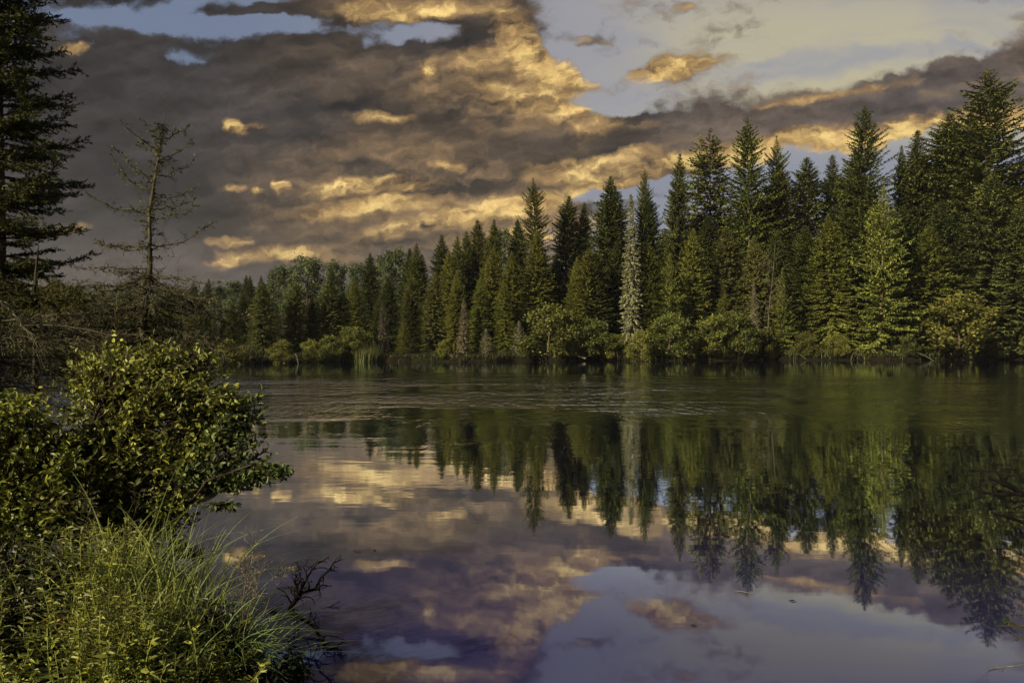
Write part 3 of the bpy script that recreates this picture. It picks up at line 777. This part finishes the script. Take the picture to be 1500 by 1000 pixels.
# ------------------------------------------------------------------ near bank
def Pt(px, py, D): return np.array([(px - 750) / 1000 * D, D, EYE + (500 - py) / 1000 * D])
def curve(a, b, sag, rnd, n=6, wig=.03):
    a = np.asarray(a, float); b = np.asarray(b, float); u = np.linspace(0, 1, n)[:, None]
    L = np.linalg.norm(b - a)
    p = a + (b - a) * u + np.array([0, 0, 1.0]) * sag * L * np.sin(u * np.pi)
    p[1:-1] += rnd.normal(0, wig * L, (n - 2, 3))
    return p

def bush(name, label, root, blobs, leafL, shoots, nleaf, col, seed, branch_r=.018, mat='bush', tipbias=0.35, cat='shrub'):
    """stems run from the root to each clump, twigs fill the clump, leaves sit along the twigs"""
    T = Geo(seed); C = Geo(seed + 1); r = T.rng
    root = np.asarray(root, float)
    for (c, rad, dens) in blobs:
        c = np.asarray(c, float); rad = np.asarray(rad, float)
        st = root + r.normal(0, .10, 3) * [1, 1, 0]; st[2] = gz(st[0], st[1]) - .05
        stem = curve(st, c, .12, r, 8, .025); T.tube(stem, np.linspace(branch_r, .005, 8), 5)
        for k in range(int(shoots * dens)):
            u = r.uniform(.5, 1.0); a = stem[int(u * 7)]
            d = unit(r.normal(0, 1, 3)); e = c + d * rad * (r.uniform(.35, 1.0) ** .6 * (1.35 if r.random() < .16 else 1.0))
            if np.linalg.norm(e - a) > rad.max() * 1.3: a = c + (a - c) * .25
            tw = curve(a, e, .05, r, 5, .05); T.tube(tw, np.linspace(.0045, .0015, 5), 3)
            out = unit((e - a)[None])[0]
            for q in range(nleaf):
                v = .25 + .75 * (q + r.random()) / nleaf
                i_ = min(3, int(v * 4)); f_ = v * 4 - i_
                b = tw[i_] * (1 - f_) + tw[i_ + 1] * f_
                dd = out * tipbias + r.normal(0, .62, 3) + np.array([0, 0, -.12])
                C.leaf(b, dd / np.linalg.norm(dd), leafL * r.uniform(.6, 1.2), leafL * r.uniform(.42, .6))
    C.flush(.65, True)
    o = bpy.data.objects.new(name, None); COL.objects.link(o); o.location = root
    tag(o, label, cat)
    for nm, gg, mt, cc in (('stems', T, M['darkbark'], None), ('leaves', C, M[mat], col)):
        for a_ in gg.v: a_ -= root
        link(nm, gg.mesh(nm, mt, nm == 'stems'), o, cc)
    return o

BUSH = (.165, .185, .032); BUSHD = (.075, .105, .030)
def B(px, py, D, rpx, rpy, dens=1.0):
    return (Pt(px, py, D), (rpx * D / 900, min(rpx, rpy) * D / 900, rpy * D / 900), dens)
bush('alder_bush', 'big olive-green alder bush leaning out over the near water', (-3.0, 4.55, .1), [
    B(215, 535, 5.2, 90, 45, 1.5), B(150, 545, 5.3, 50, 35, .9), B(275, 540, 5.2, 50, 34, .9), B(170, 590, 5.1, 75, 60, 1.3), B(265, 585, 5.0, 80, 55, 1.4), B(310, 620, 5.1, 60, 50, 1.2), B(215, 650, 4.9, 85, 60, 1.4),
    B(140, 660, 4.9, 60, 55, 1.1), B(285, 665, 4.9, 60, 45, 1.0), B(190, 715, 4.7, 70, 45, 1.1), B(250, 745, 4.7, 50, 35, .8), B(130, 730, 4.6, 55, 45, 1),
    B(205, 780, 4.6, 45, 30, .7), B(335, 590, 5.0, 34, 30, .5)], .050, 120, 9, BUSH, 101, .022)
bush('alder_branch', 'dark green leafy bough reaching furthest right over the near water', (-2.9, 4.75, .1), [
    B(335, 625, 4.9, 52, 38, 1.1), B(362, 605, 5.0, 30, 36, .5), B(350, 662, 4.8, 54, 28, .8), B(392, 690, 4.7, 36, 14, .8), B(350, 705, 4.7, 44, 15, .8),
    B(305, 690, 4.7, 40, 24, .7), B(330, 740, 4.6, 22, 6, .14), B(418, 692, 4.65, 14, 11, .22)], .050, 62, 8, BUSHD, 103, .016)
bush('hanging_twig', 'small leafy sprig dangling above the water right of the grass', (-2.45, 4.3, .1), [
    B(275, 805, 4.2, 18, 10, .4), B(292, 812, 4.2, 10, 12, .25), B(262, 800, 4.2, 10, 8, .2)], .045, 40, 6, BUSHD, 104, .007)
bush('willow_shrub', 'yellow-green leafy shrub filling the left edge below the bare boughs', (-3.2, 4.1, .2), [
    B(20, 615, 4.6, 60, 40, 1.3), B(80, 650, 4.6, 50, 45, 1.1), B(30, 690, 4.4, 70, 55, 1.4), B(100, 700, 4.4, 45, 45, 1), B(60, 755, 4.2, 70, 45, 1.3),
    B(-40, 650, 4.4, 60, 80, 1.2), B(-30, 760, 4.1, 60, 60, 1.2), B(10, 590, 4.8, 50, 22, .7)], .048, 100, 9, (.155, .180, .026), 105, .018)
bush('dark_shrub', 'low dark shrub at the water beside the bottom grass tuft', (-1.05, 3.05, .05), [
    B(418, 975, 3.1, 38, 24, .7), B(445, 985, 3.1, 16, 14, .25), B(385, 985, 3.0, 34, 22, .6), B(300, 905, 3.2, 30, 45, .5), B(345, 945, 3.1, 40, 35, .7)],
    .036, 46, 7, (.020, .030, .014), 106, .008)
bush('fir_seedling', 'shaded leafy shrub at the far bottom left beside the bright herbs', (-2.6, 3.2, .2), [
    B(20, 820, 3.5, 60, 45, 1.2), B(60, 880, 3.3, 60, 45, 1.1), B(0, 920, 3.2, 60, 50, 1.1), B(100, 835, 3.5, 35, 25, .6)], .034, 62, 9, (.060, .075, .022), 107, .010)

# herbs: a mass of small forb stems
g = Geo(120); r = g.rng
N = 1000
x = r.uniform(-2.7, -1.15, N); y = r.uniform(2.6, 4.3, N); ok = y < np.interp(x, NX, NY) + .05; x, y = x[ok], y[ok]; z = ground(x, y)
for i_ in range(len(x)):
    px = 750 + 1000 * x[i_] / y[i_]
    if px < 110 and r.random() < .6: continue
    H_ = r.uniform(.22, .5) * (1.0 if px < 210 else (.62 if px < 300 else .45))
    a = np.array([x[i_], y[i_], z[i_]]); tp = a + np.array([r.normal(0, .08), r.normal(-.03, .08), H_])
    st = curve(a, tp, 0, r, 5, .03); g.tube(st, np.linspace(.003, .0015, 5), 3)
    for q in range(22):
        v = .15 + .85 * q / 22; k = min(3, int(v * 4)); f_ = v * 4 - k; b = st[k] * (1 - f_) + st[k + 1] * f_
        an = q * 2.4 + i_
        g.leaf(b, (math.cos(an), math.sin(an), r.uniform(-.1, .7)), r.uniform(.022, .052), r.uniform(.008, .015))
g.flush(.5, True)
tag(link('undergrowth', g.mesh('undergrowth', M['bush']), None, (.165, .185, .034)), 'tangle of bright yellow-green herbs on the near bank', 'undergrowth', kind='stuff')

# near grass
g = Geo(130); r = g.rng
def tuft(g, px, py, D, n, H, spread, w=.007, lean=(0, 0), bend=(.2, 1.0)):
    r = g.rng; c = Pt(px, py, D); x = c[0] + r.normal(0, spread, n); y = c[1] + r.normal(0, spread, n)
    z = np.maximum(ground(x, y), -.05)
    d = np.stack([r.normal(lean[0], .7, n), r.normal(lean[1], .7, n), np.zeros(n)], 1)
    g.blades(np.stack([x, y, z], 1), d, r.uniform(.45, 1.0, n) * H * .88, r.uniform(.6, 1.4, n) * w, r.uniform(bend[0], bend[1], n), 8)
for px, py, D, n, H in [(150, 930, 3.4, 40, .75), (185, 920, 3.5, 55, .85), (230, 930, 3.5, 90, .90), (270, 940, 3.4, 95, .85), (255, 900, 3.6, 60, 1.0), (300, 950, 3.3, 50, .75), (215, 960, 3.1, 70, .7), (165, 960, 3.1, 40, .6),
                        (250, 985, 3.0, 110, .6), (300, 975, 3.1, 90, .55), (100, 940, 3.4, 14, .8), (65, 930, 3.5, 8, .8), (200, 905, 3.9, 45, 1.0), (240, 900, 3.9, 45, .85)]:
    tuft(g, px, py, D, n, H, .10)
tag(link('grass', g.mesh('near_grass', M['grassblade']), None, (.165, .205, .055)), 'long yellow-green grass on the near bank', 'grass', kind='stuff')
g = Geo(131)
for px, py, D, n, H in [(175, 950, 3.2, 70, .55), (150, 965, 3.1, 40, .5), (235, 955, 3.2, 40, .5)]:
    tuft(g, px, py, D, n, H, .07, .004, (0, 0), (.2, .9))
tag(link('dry_grass', g.mesh('dry_grass', M['grassblade']), None, (.30, .21, .085)), 'straw-coloured dry grass among the green blades', 'grass', kind='stuff')
g = Geo(132)
for px, py, D, n, H, L in [(345, 985, 3.15, 110, .62, .5), (365, 990, 3.1, 90, .52, .9), (330, 985, 3.1, 70, .5, .2)]:
    tuft(g, px, py, D, n, H, .05, .007, (L, -.2), (.5, 1.2))
tag(link('grass_tuft', g.mesh('grass_tuft', M['grassblade']), None, (.105, .155, .055)), 'blue-green grass tuft arching over the water right of the dry grass', 'grass tuft')

# flowering grass stalks
def seedgrass(px0, py0, px1, py1, D, label, seed, n=26):
    g = Geo(seed); r = g.rng; rnd = r
    a = Pt(px0, py0, D); b = Pt(px1, py1, D - .05); st = curve(a, b, 0, r, 9, .006)
    st[1:-1, 0] += np.linspace(0, 1, 7) * (1 - np.linspace(0, 1, 7)) * (a[0] - b[0]) * .4
    h = Geo(seed + 1)
    g.tube(st, np.linspace(.0028, .0009, 9), 4)
    for q in range(n):
        v = .62 + .38 * q / n; k = min(7, int(v * 8)); f_ = v * 8 - k; p = st[k] * (1 - f_) + st[k + 1] * f_
        d = unit(np.array([r.normal(0, 1), r.normal(0, .7), r.uniform(.2, 1.2)])[None])[0]; L = .11 * (1.25 - v) + .015
        e = p + d * L; h.tube(curve(p, e, .1, r, 4, .03), .0006, 3)
        for w_ in range(5): h.leaf(p + (e - p) * (.4 + .15 * w_), d + r.normal(0, .35, 3), .013, .005)
    h.flush()
    o = link('flowering_grass', g.mesh('stalk', M['grassblade']), None, (.16, .14, .06)); tag(o, label, 'grass stalk')
    link('seed_head', h.mesh('seed_head', M['grassblade']), o, (.15, .125, .09))
    return o
seedgrass(345, 985, 372, 778, 3.1, 'tallest flowering grass stalk standing against the violet water', 141, 34)
seedgrass(350, 985, 384, 826, 3.05, 'second flowering grass stalk, just right of the tallest', 142, 26)
seedgrass(356, 985, 360, 815, 3.15, 'short flowering grass stalk at the foot of the tallest head', 143, 30)
seedgrass(385, 900, 425, 832, 3.1, 'thin flowering grass leaning right toward the bare twigs in the water', 144, 18)
seedgrass(135, 930, 128, 715, 3.4, 'pale grass stalk standing in front of the bush', 145, 20)
seedgrass(160, 940, 205, 720, 3.4, 'grass stalk leaning right in front of the bush', 146, 20)

# broad-leaved plants in the corner
def hosta(px, py, D, n, L, seed, label):
    g = Geo(seed); r = g.rng; c = Pt(px, py, D); z = gz(c[0], c[1])
    for q in range(n):
        a = q * 2.4 + r.uniform(-.3, .3); el = r.uniform(.15, .9)
        st = np.array([c[0], c[1], z]) + r.normal(0, .03, 3) * [1, 1, 0]
        d = np.array([math.cos(a), math.sin(a), el]); b = st + d * L * .6
        g.tube(curve(st, b, .1, r, 4, .02), .003, 3)
        g.leaf(b, (d[0], d[1], el * .3), L * r.uniform(.8, 1.2), L * .42)
    g.flush(.35, True)
    tag(link('broadleaf_plant', g.mesh('broadleaf_plant', M['bush']), None, (.075, .105, .028)), label, 'plant', 'broad-leaved plants along the bottom edge')
for k, (px, py, D, lab) in enumerate([(15, 985, 2.75, 'broad-leaved plant in the very bottom left corner'), (60, 990, 2.7, 'broad-leaved plant second from the bottom left corner'),
        (115, 1000, 2.65, 'broad-leaved plant below the bright herbs'), (165, 995, 2.7, 'broad-leaved plant at the foot of the dry grass'),
        (210, 1010, 2.65, 'broad-leaved plant right of the dry grass at the bottom'), (35, 960, 2.95, 'broad-leaved plant behind the corner one')]):
    hosta(px, py, D, 12, .12, 150 + k, lab)

# bare branches lying in the water
def twiggy(name, label, start, paths, seed, r0=.008, sub=5, mat='darktwig', subL=.12, cat='branch'):
    g = Geo(seed); r = g.rng
    for pts, rad in paths:
        pts = np.array(pts); g.tube(pts, np.linspace(rad, rad * .35, len(pts)), 5)
        for k in range(sub):
            i_ = r.integers(0, len(pts) - 1); f_ = r.random(); p = pts[i_] * (1 - f_) + pts[i_ + 1] * f_
            ax = unit((pts[-1] - pts[0])[None])[0]
            d = unit((ax * .6 + r.normal(0, .7, 3) * [1, .5, 1])[None])[0]; L = subL * r.uniform(.4, 1.1)
            tw = curve(p, p + d * L, .1, r, 5, .07); g.tube(tw, np.linspace(rad * .45, rad * .14, 5), 4)
            for w_ in range(2):
                q = tw[r.integers(1, 4)]; d2 = unit((d + r.normal(0, .7, 3))[None])[0]
                g.tube(curve(q, q + d2 * L * .4, .1, r, 4, .08), np.linspace(rad * .25, rad * .1, 4), 3)
    o = link(name, g.mesh(name, M[mat], True)); tag(o, label, cat); return o
D = 4.1
twiggy('bare_branch', 'dark bare branch with forked twigs rising out of the violet water', None, [
    ([Pt(423, 895, D), Pt(432, 880, D), Pt(440, 868, D), Pt(462, 862, D), Pt(470, 845, D), Pt(486, 832, D)], .015),
    ([Pt(428, 888, D), Pt(436, 870, D), Pt(432, 852, D), Pt(440, 842, D)], .011),
    ([Pt(432, 882, D), Pt(445, 855, D), Pt(452, 842, D), Pt(465, 824, D)], .010),
    ([Pt(424, 893, D), Pt(440, 905, 4.05), Pt(458, 915, 4.0), Pt(470, 935, 3.9), Pt(478, 950, 3.78), Pt(494, 948, 3.78)], .014)], 161, sub=10, subL=.13)
twiggy('bent_stick', 'bent dark stick shaped like a V on the water', None, [([Pt(394, 896, 4.3), Pt(416, 884, 4.35)], .009), ([Pt(394, 896, 4.3), Pt(416, 904, 4.2)], .009)], 162, sub=0)
twiggy('floating_twig', 'tiny dark twig lying on the water right of the bare branch', None, [([Pt(479, 889, 4.37), Pt(500, 889, 4.37)], .004), ([Pt(482, 889, 4.37), Pt(498, 881, 4.4)], .003)], 163, sub=3, subL=.04)
twiggy('curved_twig', 'thin curved twig leading from the grass tuft to the bare branch', None, [([Pt(372, 950, 3.7), Pt(390, 930, 3.8), Pt(410, 917, 3.95), Pt(428, 903, 4.1)], .003)], 164, sub=1, subL=.05)
# right side
D = 3.6
twiggy('dead_bough', 'black bare bough poking in from the right edge over the dark reflection', None, [
    ([Pt(1540, 722, D), Pt(1500, 722, D), Pt(1478, 712, D), Pt(1449, 699, D)], .020), ([Pt(1520, 728, D), Pt(1490, 723, D), Pt(1462, 724, D), Pt(1437, 720, D)], .015),
    ([Pt(1490, 716, D), Pt(1470, 705, D), Pt(1455, 684, D)], .012), ([Pt(1540, 735, D), Pt(1500, 734, D), Pt(1465, 735, D)], .012),
    ([Pt(1530, 720, D), Pt(1500, 705, D), Pt(1488, 686, D)], .014), ([Pt(1540, 780, D), Pt(1500, 765, D), Pt(1470, 755, D), Pt(1452, 750, D)], .014),
    ([Pt(1540, 745, D), Pt(1500, 740, D), Pt(1482, 745, D)], .010)], 165, sub=2, subL=.07)
g = Geo(166); r = g.rng
ax = [Pt(1580, 925, 3.2), Pt(1530, 918, 3.2), Pt(1490, 916, 3.2), Pt(1458, 916, 3.2)]
g2 = Geo(167); g2.tube(ax, [.008, .006, .004, .002], 5)
subs = [(ax[1], Pt(1485, 938, 3.15)), (ax[2], Pt(1470, 908, 3.2)), (ax[1], Pt(1500, 900, 3.2)), (ax[1], Pt(1500, 945, 3.1)), (ax[0], Pt(1520, 955, 3.1))]
for a, b in [(ax[0], ax[3])] + subs:
    if not np.allclose(a, ax[0]): g2.tube([a, b], [.004, .0015], 4)
    for k in range(110):
        u = r.random(); p = a * (1 - u) + b * u; d = (b - a) / np.linalg.norm(b - a) * .8 + r.normal(0, .5, 3)
        g.leaf(p, d, r.uniform(.012, .020), .003)
g.flush()
o = link('spruce_bough', g2.mesh('spruce_bough', M['bark'], True)); tag(o, 'green spruce sprig entering at the lower right edge', 'branch')
link('needles', g.mesh('needles', M['needles']), o, (.045, .085, .022))
twiggy('pale_twig', 'pale bleached twig floating at the bottom right edge', None, [([Pt(1560, 970, 3.6), Pt(1500, 973, 3.6), Pt(1466, 977, 3.56), Pt(1441, 973, 3.6)], .004), ([Pt(1466, 977, 3.56), Pt(1448, 981, 3.53)], .003)], 168, sub=3, mat='greybark', subL=.05)
for px, py, L, lab in [(524, 808, .07, 'pale sliver of straw floating left of centre'), (1087, 867, .10, 'pale curved straw floating right of centre'), (1161, 880, .04, 'dark speck of bark floating right of centre'),
                       (1016, 916, .035, 'pair-like dark speck floating near the bottom centre'), (549, 806, .02, 'tiny dark speck beside the floating straw')]:
    Dd = 1700 / (py - 500); c = Pt(px, py, Dd); dark_ = 'dark' in lab
    g = Geo(px); g.tube([c + [-L / 2, L * .25, .002], c + [0, 0, .006], c + [L / 2, -L * .3, .003]], [.001, .004 if dark_ else .0025, .001], 4)
    tag(link('floating_debris', g.mesh('floating_debris', M['darktwig' if dark_ else 'greybark'])), lab, 'debris')

# ------------------------------------------------------------------ near conifers on the left
def place(root_name, label, T, C, loc, tm, cm, col, crown='crown', parts=()):
    o = bpy.data.objects.new(root_name, None); COL.objects.link(o); o.location = loc; tag(o, label, 'tree')
    link('trunk', T.mesh('near_trunk', M[tm], True), o); link(crown, C.mesh('near_crown', M[cm]), o, col)
    return o
def near_spruce(seed, H, R0, spacing, twig, needle, zmin=0.0):
    """needle by needle spruce for close range"""
    T = Geo(seed); C = Geo(seed + 1); r = T.rng
    T.tube([(0, 0, -.3), (0.02, 0, H * .3), (-.02, .01, H * .7), (0, 0, H)], [.13, .10, .05, .01], 9)
    z = zmin; Bs = []; Ds = []
    while z < H - .1:
        t = z / H; Lb = R0 * (1 - t) ** .75 + .1
        for q in range(7):
            az = r.uniform(0, 6.283)
            L = Lb * r.uniform(.55, 1.15); el = R(-6 + 36 * t + r.normal(0, 8)); dr = .22 * (1 - .6 * t) * r.uniform(.5, 1.4)
            ca, sa = math.cos(az), math.sin(az); pz = z + r.uniform(-.1, .1)
            u = np.linspace(0, 1, 9); h = L * u
            bp_ = np.stack([ca * h, sa * h, pz + h * math.tan(el) - dr * L * u ** 1.5 + dr * .9 * L * u ** 3], 1)
            T.tube(bp_, np.linspace(.016, .003, 9), 4)
            nt = max(4, int(L / .055))
            for k in range(nt):
                u_ = .18 + .82 * (k + r.random()) / nt; i_ = min(7, int(u_ * 8)); f_ = u_ * 8 - i_
                b = bp_[i_] * (1 - f_) + bp_[i_ + 1] * f_; dd = unit((bp_[i_ + 1] - bp_[i_])[None])[0]
                for sg in (-1, 1):
                    an = R(r.uniform(30, 65)) * sg; c_, s_ = math.cos(an), math.sin(an)
                    d2 = np.array([dd[0] * c_ - dd[1] * s_, dd[0] * s_ + dd[1] * c_, dd[2] + r.uniform(-.45, .15)]); d2 /= np.linalg.norm(d2)
                    tl = twig * r.uniform(.5, 1.2) * (1.1 - .5 * u_) * min(1.0, .4 + L)
                    T.tube([b, b + d2 * tl], [.003, .0015], 3)
                    m_ = max(5, int(tl / needle * 5.5)); w = r.random((m_, 1))
                    Bs.append(b + d2 * tl * w); Ds.append(d2 * .9 + r.normal(0, .55, (m_, 3)))
        z += spacing
    b = np.concatenate(Bs); d = np.concatenate(Ds)
    C.leaves(b, d, r.uniform(.8, 1.3, len(b)) * needle, np.full(len(b), needle * .36), 1.0)
    return T, C
T, C = near_spruce(201, 10.6, 1.38, .17, .27, .046, 1.9)
place('spruce_tree', 'dark near spruce rising out of view at the left edge', T, C, (-7.55, 10.0, gz(-7.55, 10)), 'bark', 'needles', (.055, .068, .020), 'needles')

def bare_spruce():
    T = Geo(211); C = Geo(212); r = T.rng
    H = EYE + .305 * 7.4
    T.tube([(0, 0, -.3), (.02, 0, .8), (-.02, .0, 1.7), (.06, 0, 2.3), (.05, 0, 2.9), (.15, 0, 3.5), (.22, 0, H)], [.075, .06, .040, .024, .018, .011, .003], 8)
    def xc(z): return np.interp(z, [0, .8, 1.7, 2.3, 2.9, 3.5, H], [0, .02, -.02, .06, .05, .15, .22])
    def bough(z, az, L, el, curl, lich, twn=1.0, rr=.009, twl=.16):
        u = np.linspace(0, 1, 9); h = L * u; ca, sa = math.cos(az), math.sin(az)
        p = np.stack([xc(z) + ca * h, sa * h, z + h * math.tan(el) * (1 - .5 * u) + curl * L * u ** 2.5], 1)
        p[1:] += r.normal(0, .012, (8, 3)); T.tube(p, np.linspace(rr, .0025, 9), 4)
        nt = int(L * 34 * twn)
        for k in range(nt):
            u_ = r.uniform(.1, 1); i_ = min(7, int(u_ * 8)); f_ = u_ * 8 - i_; b = p[i_] * (1 - f_) + p[i_ + 1] * f_
            dd = unit((p[i_ + 1] - p[i_])[None])[0]
            d2 = unit((dd * r.uniform(.2, .9) + r.normal(0, .5, 3) + [0, 0, -.25])[None])[0]; tl = twl * r.uniform(.25, 1.0) * (1.15 - .6 * u_)
            tw = curve(b, b + d2 * tl, .1, r, 4, .06); T.tube(tw, [.003, .0024, .0018, .001], 3)
            for m_ in range(int(4 * lich)):
                q = tw[r.integers(0, 4)]; C.leaf(q + r.normal(0, .006, 3), r.normal(0, 1, 3) + [0, 0, -.5], r.uniform(.015, .04), .010)
            for m_ in range(2):
                q = tw[r.integers(1, 4)]; T.tube([q, q + unit((d2 + r.normal(0, .7, 3))[None])[0] * tl * .5], [.0018, .0008], 3)
        for m_ in range(int(L * 70 * lich)):
            u_ = r.random(); i_ = min(7, int(u_ * 8)); f_ = u_ * 8 - i_; C.leaf(p[i_] * (1 - f_) + p[i_ + 1] * f_ + r.normal(0, .008, 3), r.normal(0, 1, 3), r.uniform(.02, .05), .014)
    # named boughs seen in profile: (height in px, azimuth 0 = right, length m, slope, curl)
    def zp(py): return EYE + (500 - py) / 1000 * 7.4
    for py, az, L, el, cu in [(232, 15, .32, 35, .3), (228, 170, .22, 40, .4), (262, 5, .38, 20, .5), (255, 165, .30, 25, .6), (250, 200, .35, 30, .5), (285, 10, .38, 5, .5),
                              (305, 175, .50, 12, .7), (288, 185, .42, 20, .6), (318, 3, .50, -4, .35), (332, 8, .48, 0, .3), (338, 176, .75, 0, .35), (345, 355, .55, -2, .25),
                              (385, 4, .68, -4, .45), (388, 178, .62, -2, .1), (392, 190, .55, -6, .2), (420, 182, .85, 0, .0), (424, 175, .6, -5, .1)]:
        bough(zp(py), R(az), L, R(el), cu, 1.0)
    for k in range(85):                                     # short stubs and upright twigs that thicken the stem
        z = r.uniform(1.9, H - .1); bough(z, r.uniform(0, 6.28), r.uniform(.06, .18) * (1.15 - (z - 1.9) / 3.2), R(r.uniform(-20, 50)), .3, 1.0, .8, .005, .10)
    for k in range(78):                                     # skirt of bleached, drooping boughs
        z = r.uniform(1.35, 2.25); az = r.uniform(0, 6.28)
        bough(z, az, r.uniform(.5, 1.15), R(r.uniform(-42, -8)), -.05, .55, 1.5, .010, .26)
    C.flush(1.0)
    return T, C
T, C = bare_spruce()
place('bare_spruce', 'half-dead spruce with upturned bare boughs standing against the dark cloud', T, C, (-3.98, 7.4, gz(-3.98, 7.4)), 'lichen', 'deadwood', (.085, .085, .045), 'lichen')

def drooping(name, label, loc, H, n, L0, L1, el0, el1, seed, z0, z1, mat, col, green=0.0):
    T = Geo(seed); C = Geo(seed + 1); r = T.rng
    T.tube([(0, 0, -.3), (0, 0, H), (.03, 0, H + .35)], [.05, .018, .003], 6)
    for k in range(n):
        z = r.uniform(z0, z1); az = r.uniform(0, 6.28); L = r.uniform(L0, L1); el = R(r.uniform(el0, el1))
        u = np.linspace(0, 1, 7); h = L * u; p = np.stack([math.cos(az) * h, math.sin(az) * h, z + h * math.tan(el) * (.6 + .4 * u)], 1); p[1:] += r.normal(0, .015, (6, 3))
        T.tube(p, np.linspace(.010, .003, 7), 4)
        for q in range(int(L * 44)):
            i_ = r.integers(0, 6); b = p[i_] + (p[i_ + 1] - p[i_]) * r.random(); dd = unit((p[i_ + 1] - p[i_])[None])[0]
            d2 = unit((dd + r.normal(0, .45, 3) + [0, 0, -.2])[None])[0]; tl = r.uniform(.08, .26)
            tw = curve(b, b + d2 * tl, .08, r, 4, .05); T.tube(tw, [.003, .002, .0015, .001], 3)
            for m_ in range(3 if green == 0 else 26):
                f_ = r.random(); qq = b + d2 * tl * f_; C.leaf(qq, d2 * .7 + r.normal(0, .6, 3), .03, .008 if green else .006)
    C.flush(1.0)
    return place(name, label, T, C, loc, mat, 'needles' if green else 'deadwood', col, 'needles' if green else 'lichen')
drooping('dead_spruce', 'grey drooping dead spruce boughs at the left edge above the leafy shrub', (-4.75, 6.3, gz(-4.75, 6.3)), 2.1, 46, .5, 1.25, -38, 4, 221, 1.1, 2.0, 'lichen', (.13, .12, .08))
drooping('spruce_sapling', 'olive spruce boughs spreading over the grey dead ones at the left edge', (-5.3, 7.6, gz(-5.3, 7.6)), 2.25, 52, .5, 1.3, -14, 6, 231, 1.55, 2.15, 'darkbark', (.075, .080, .024), 1)

# ------------------------------------------------------------------ the evening air
m, n = material('evening haze')
pv = n.new('ShaderNodeVolumePrincipled')
pv.inputs['Color'].default_value = (.78, .82, .95, 1)
pv.inputs['Density'].default_value = 0.00014
o = n.new('ShaderNodeOutputMaterial'); n.l.new(pv.outputs[0], o.inputs[1])
g = Geo(9)
x0, x1, y0, y1, z0, z1 = -905, 905, -65, 1105, -2.3, 95
g.add([(x0, y0, z0), (x1, y0, z0), (x1, y1, z0), (x0, y1, z0), (x0, y0, z1), (x1, y0, z1), (x1, y1, z1), (x0, y1, z1)],
      [[3, 2, 1, 0], [4, 5, 6, 7], [0, 1, 5, 4], [1, 2, 6, 5], [2, 3, 7, 6], [3, 0, 4, 7]])
tag(link('haze', g.mesh('haze', m)), kind='stuff')
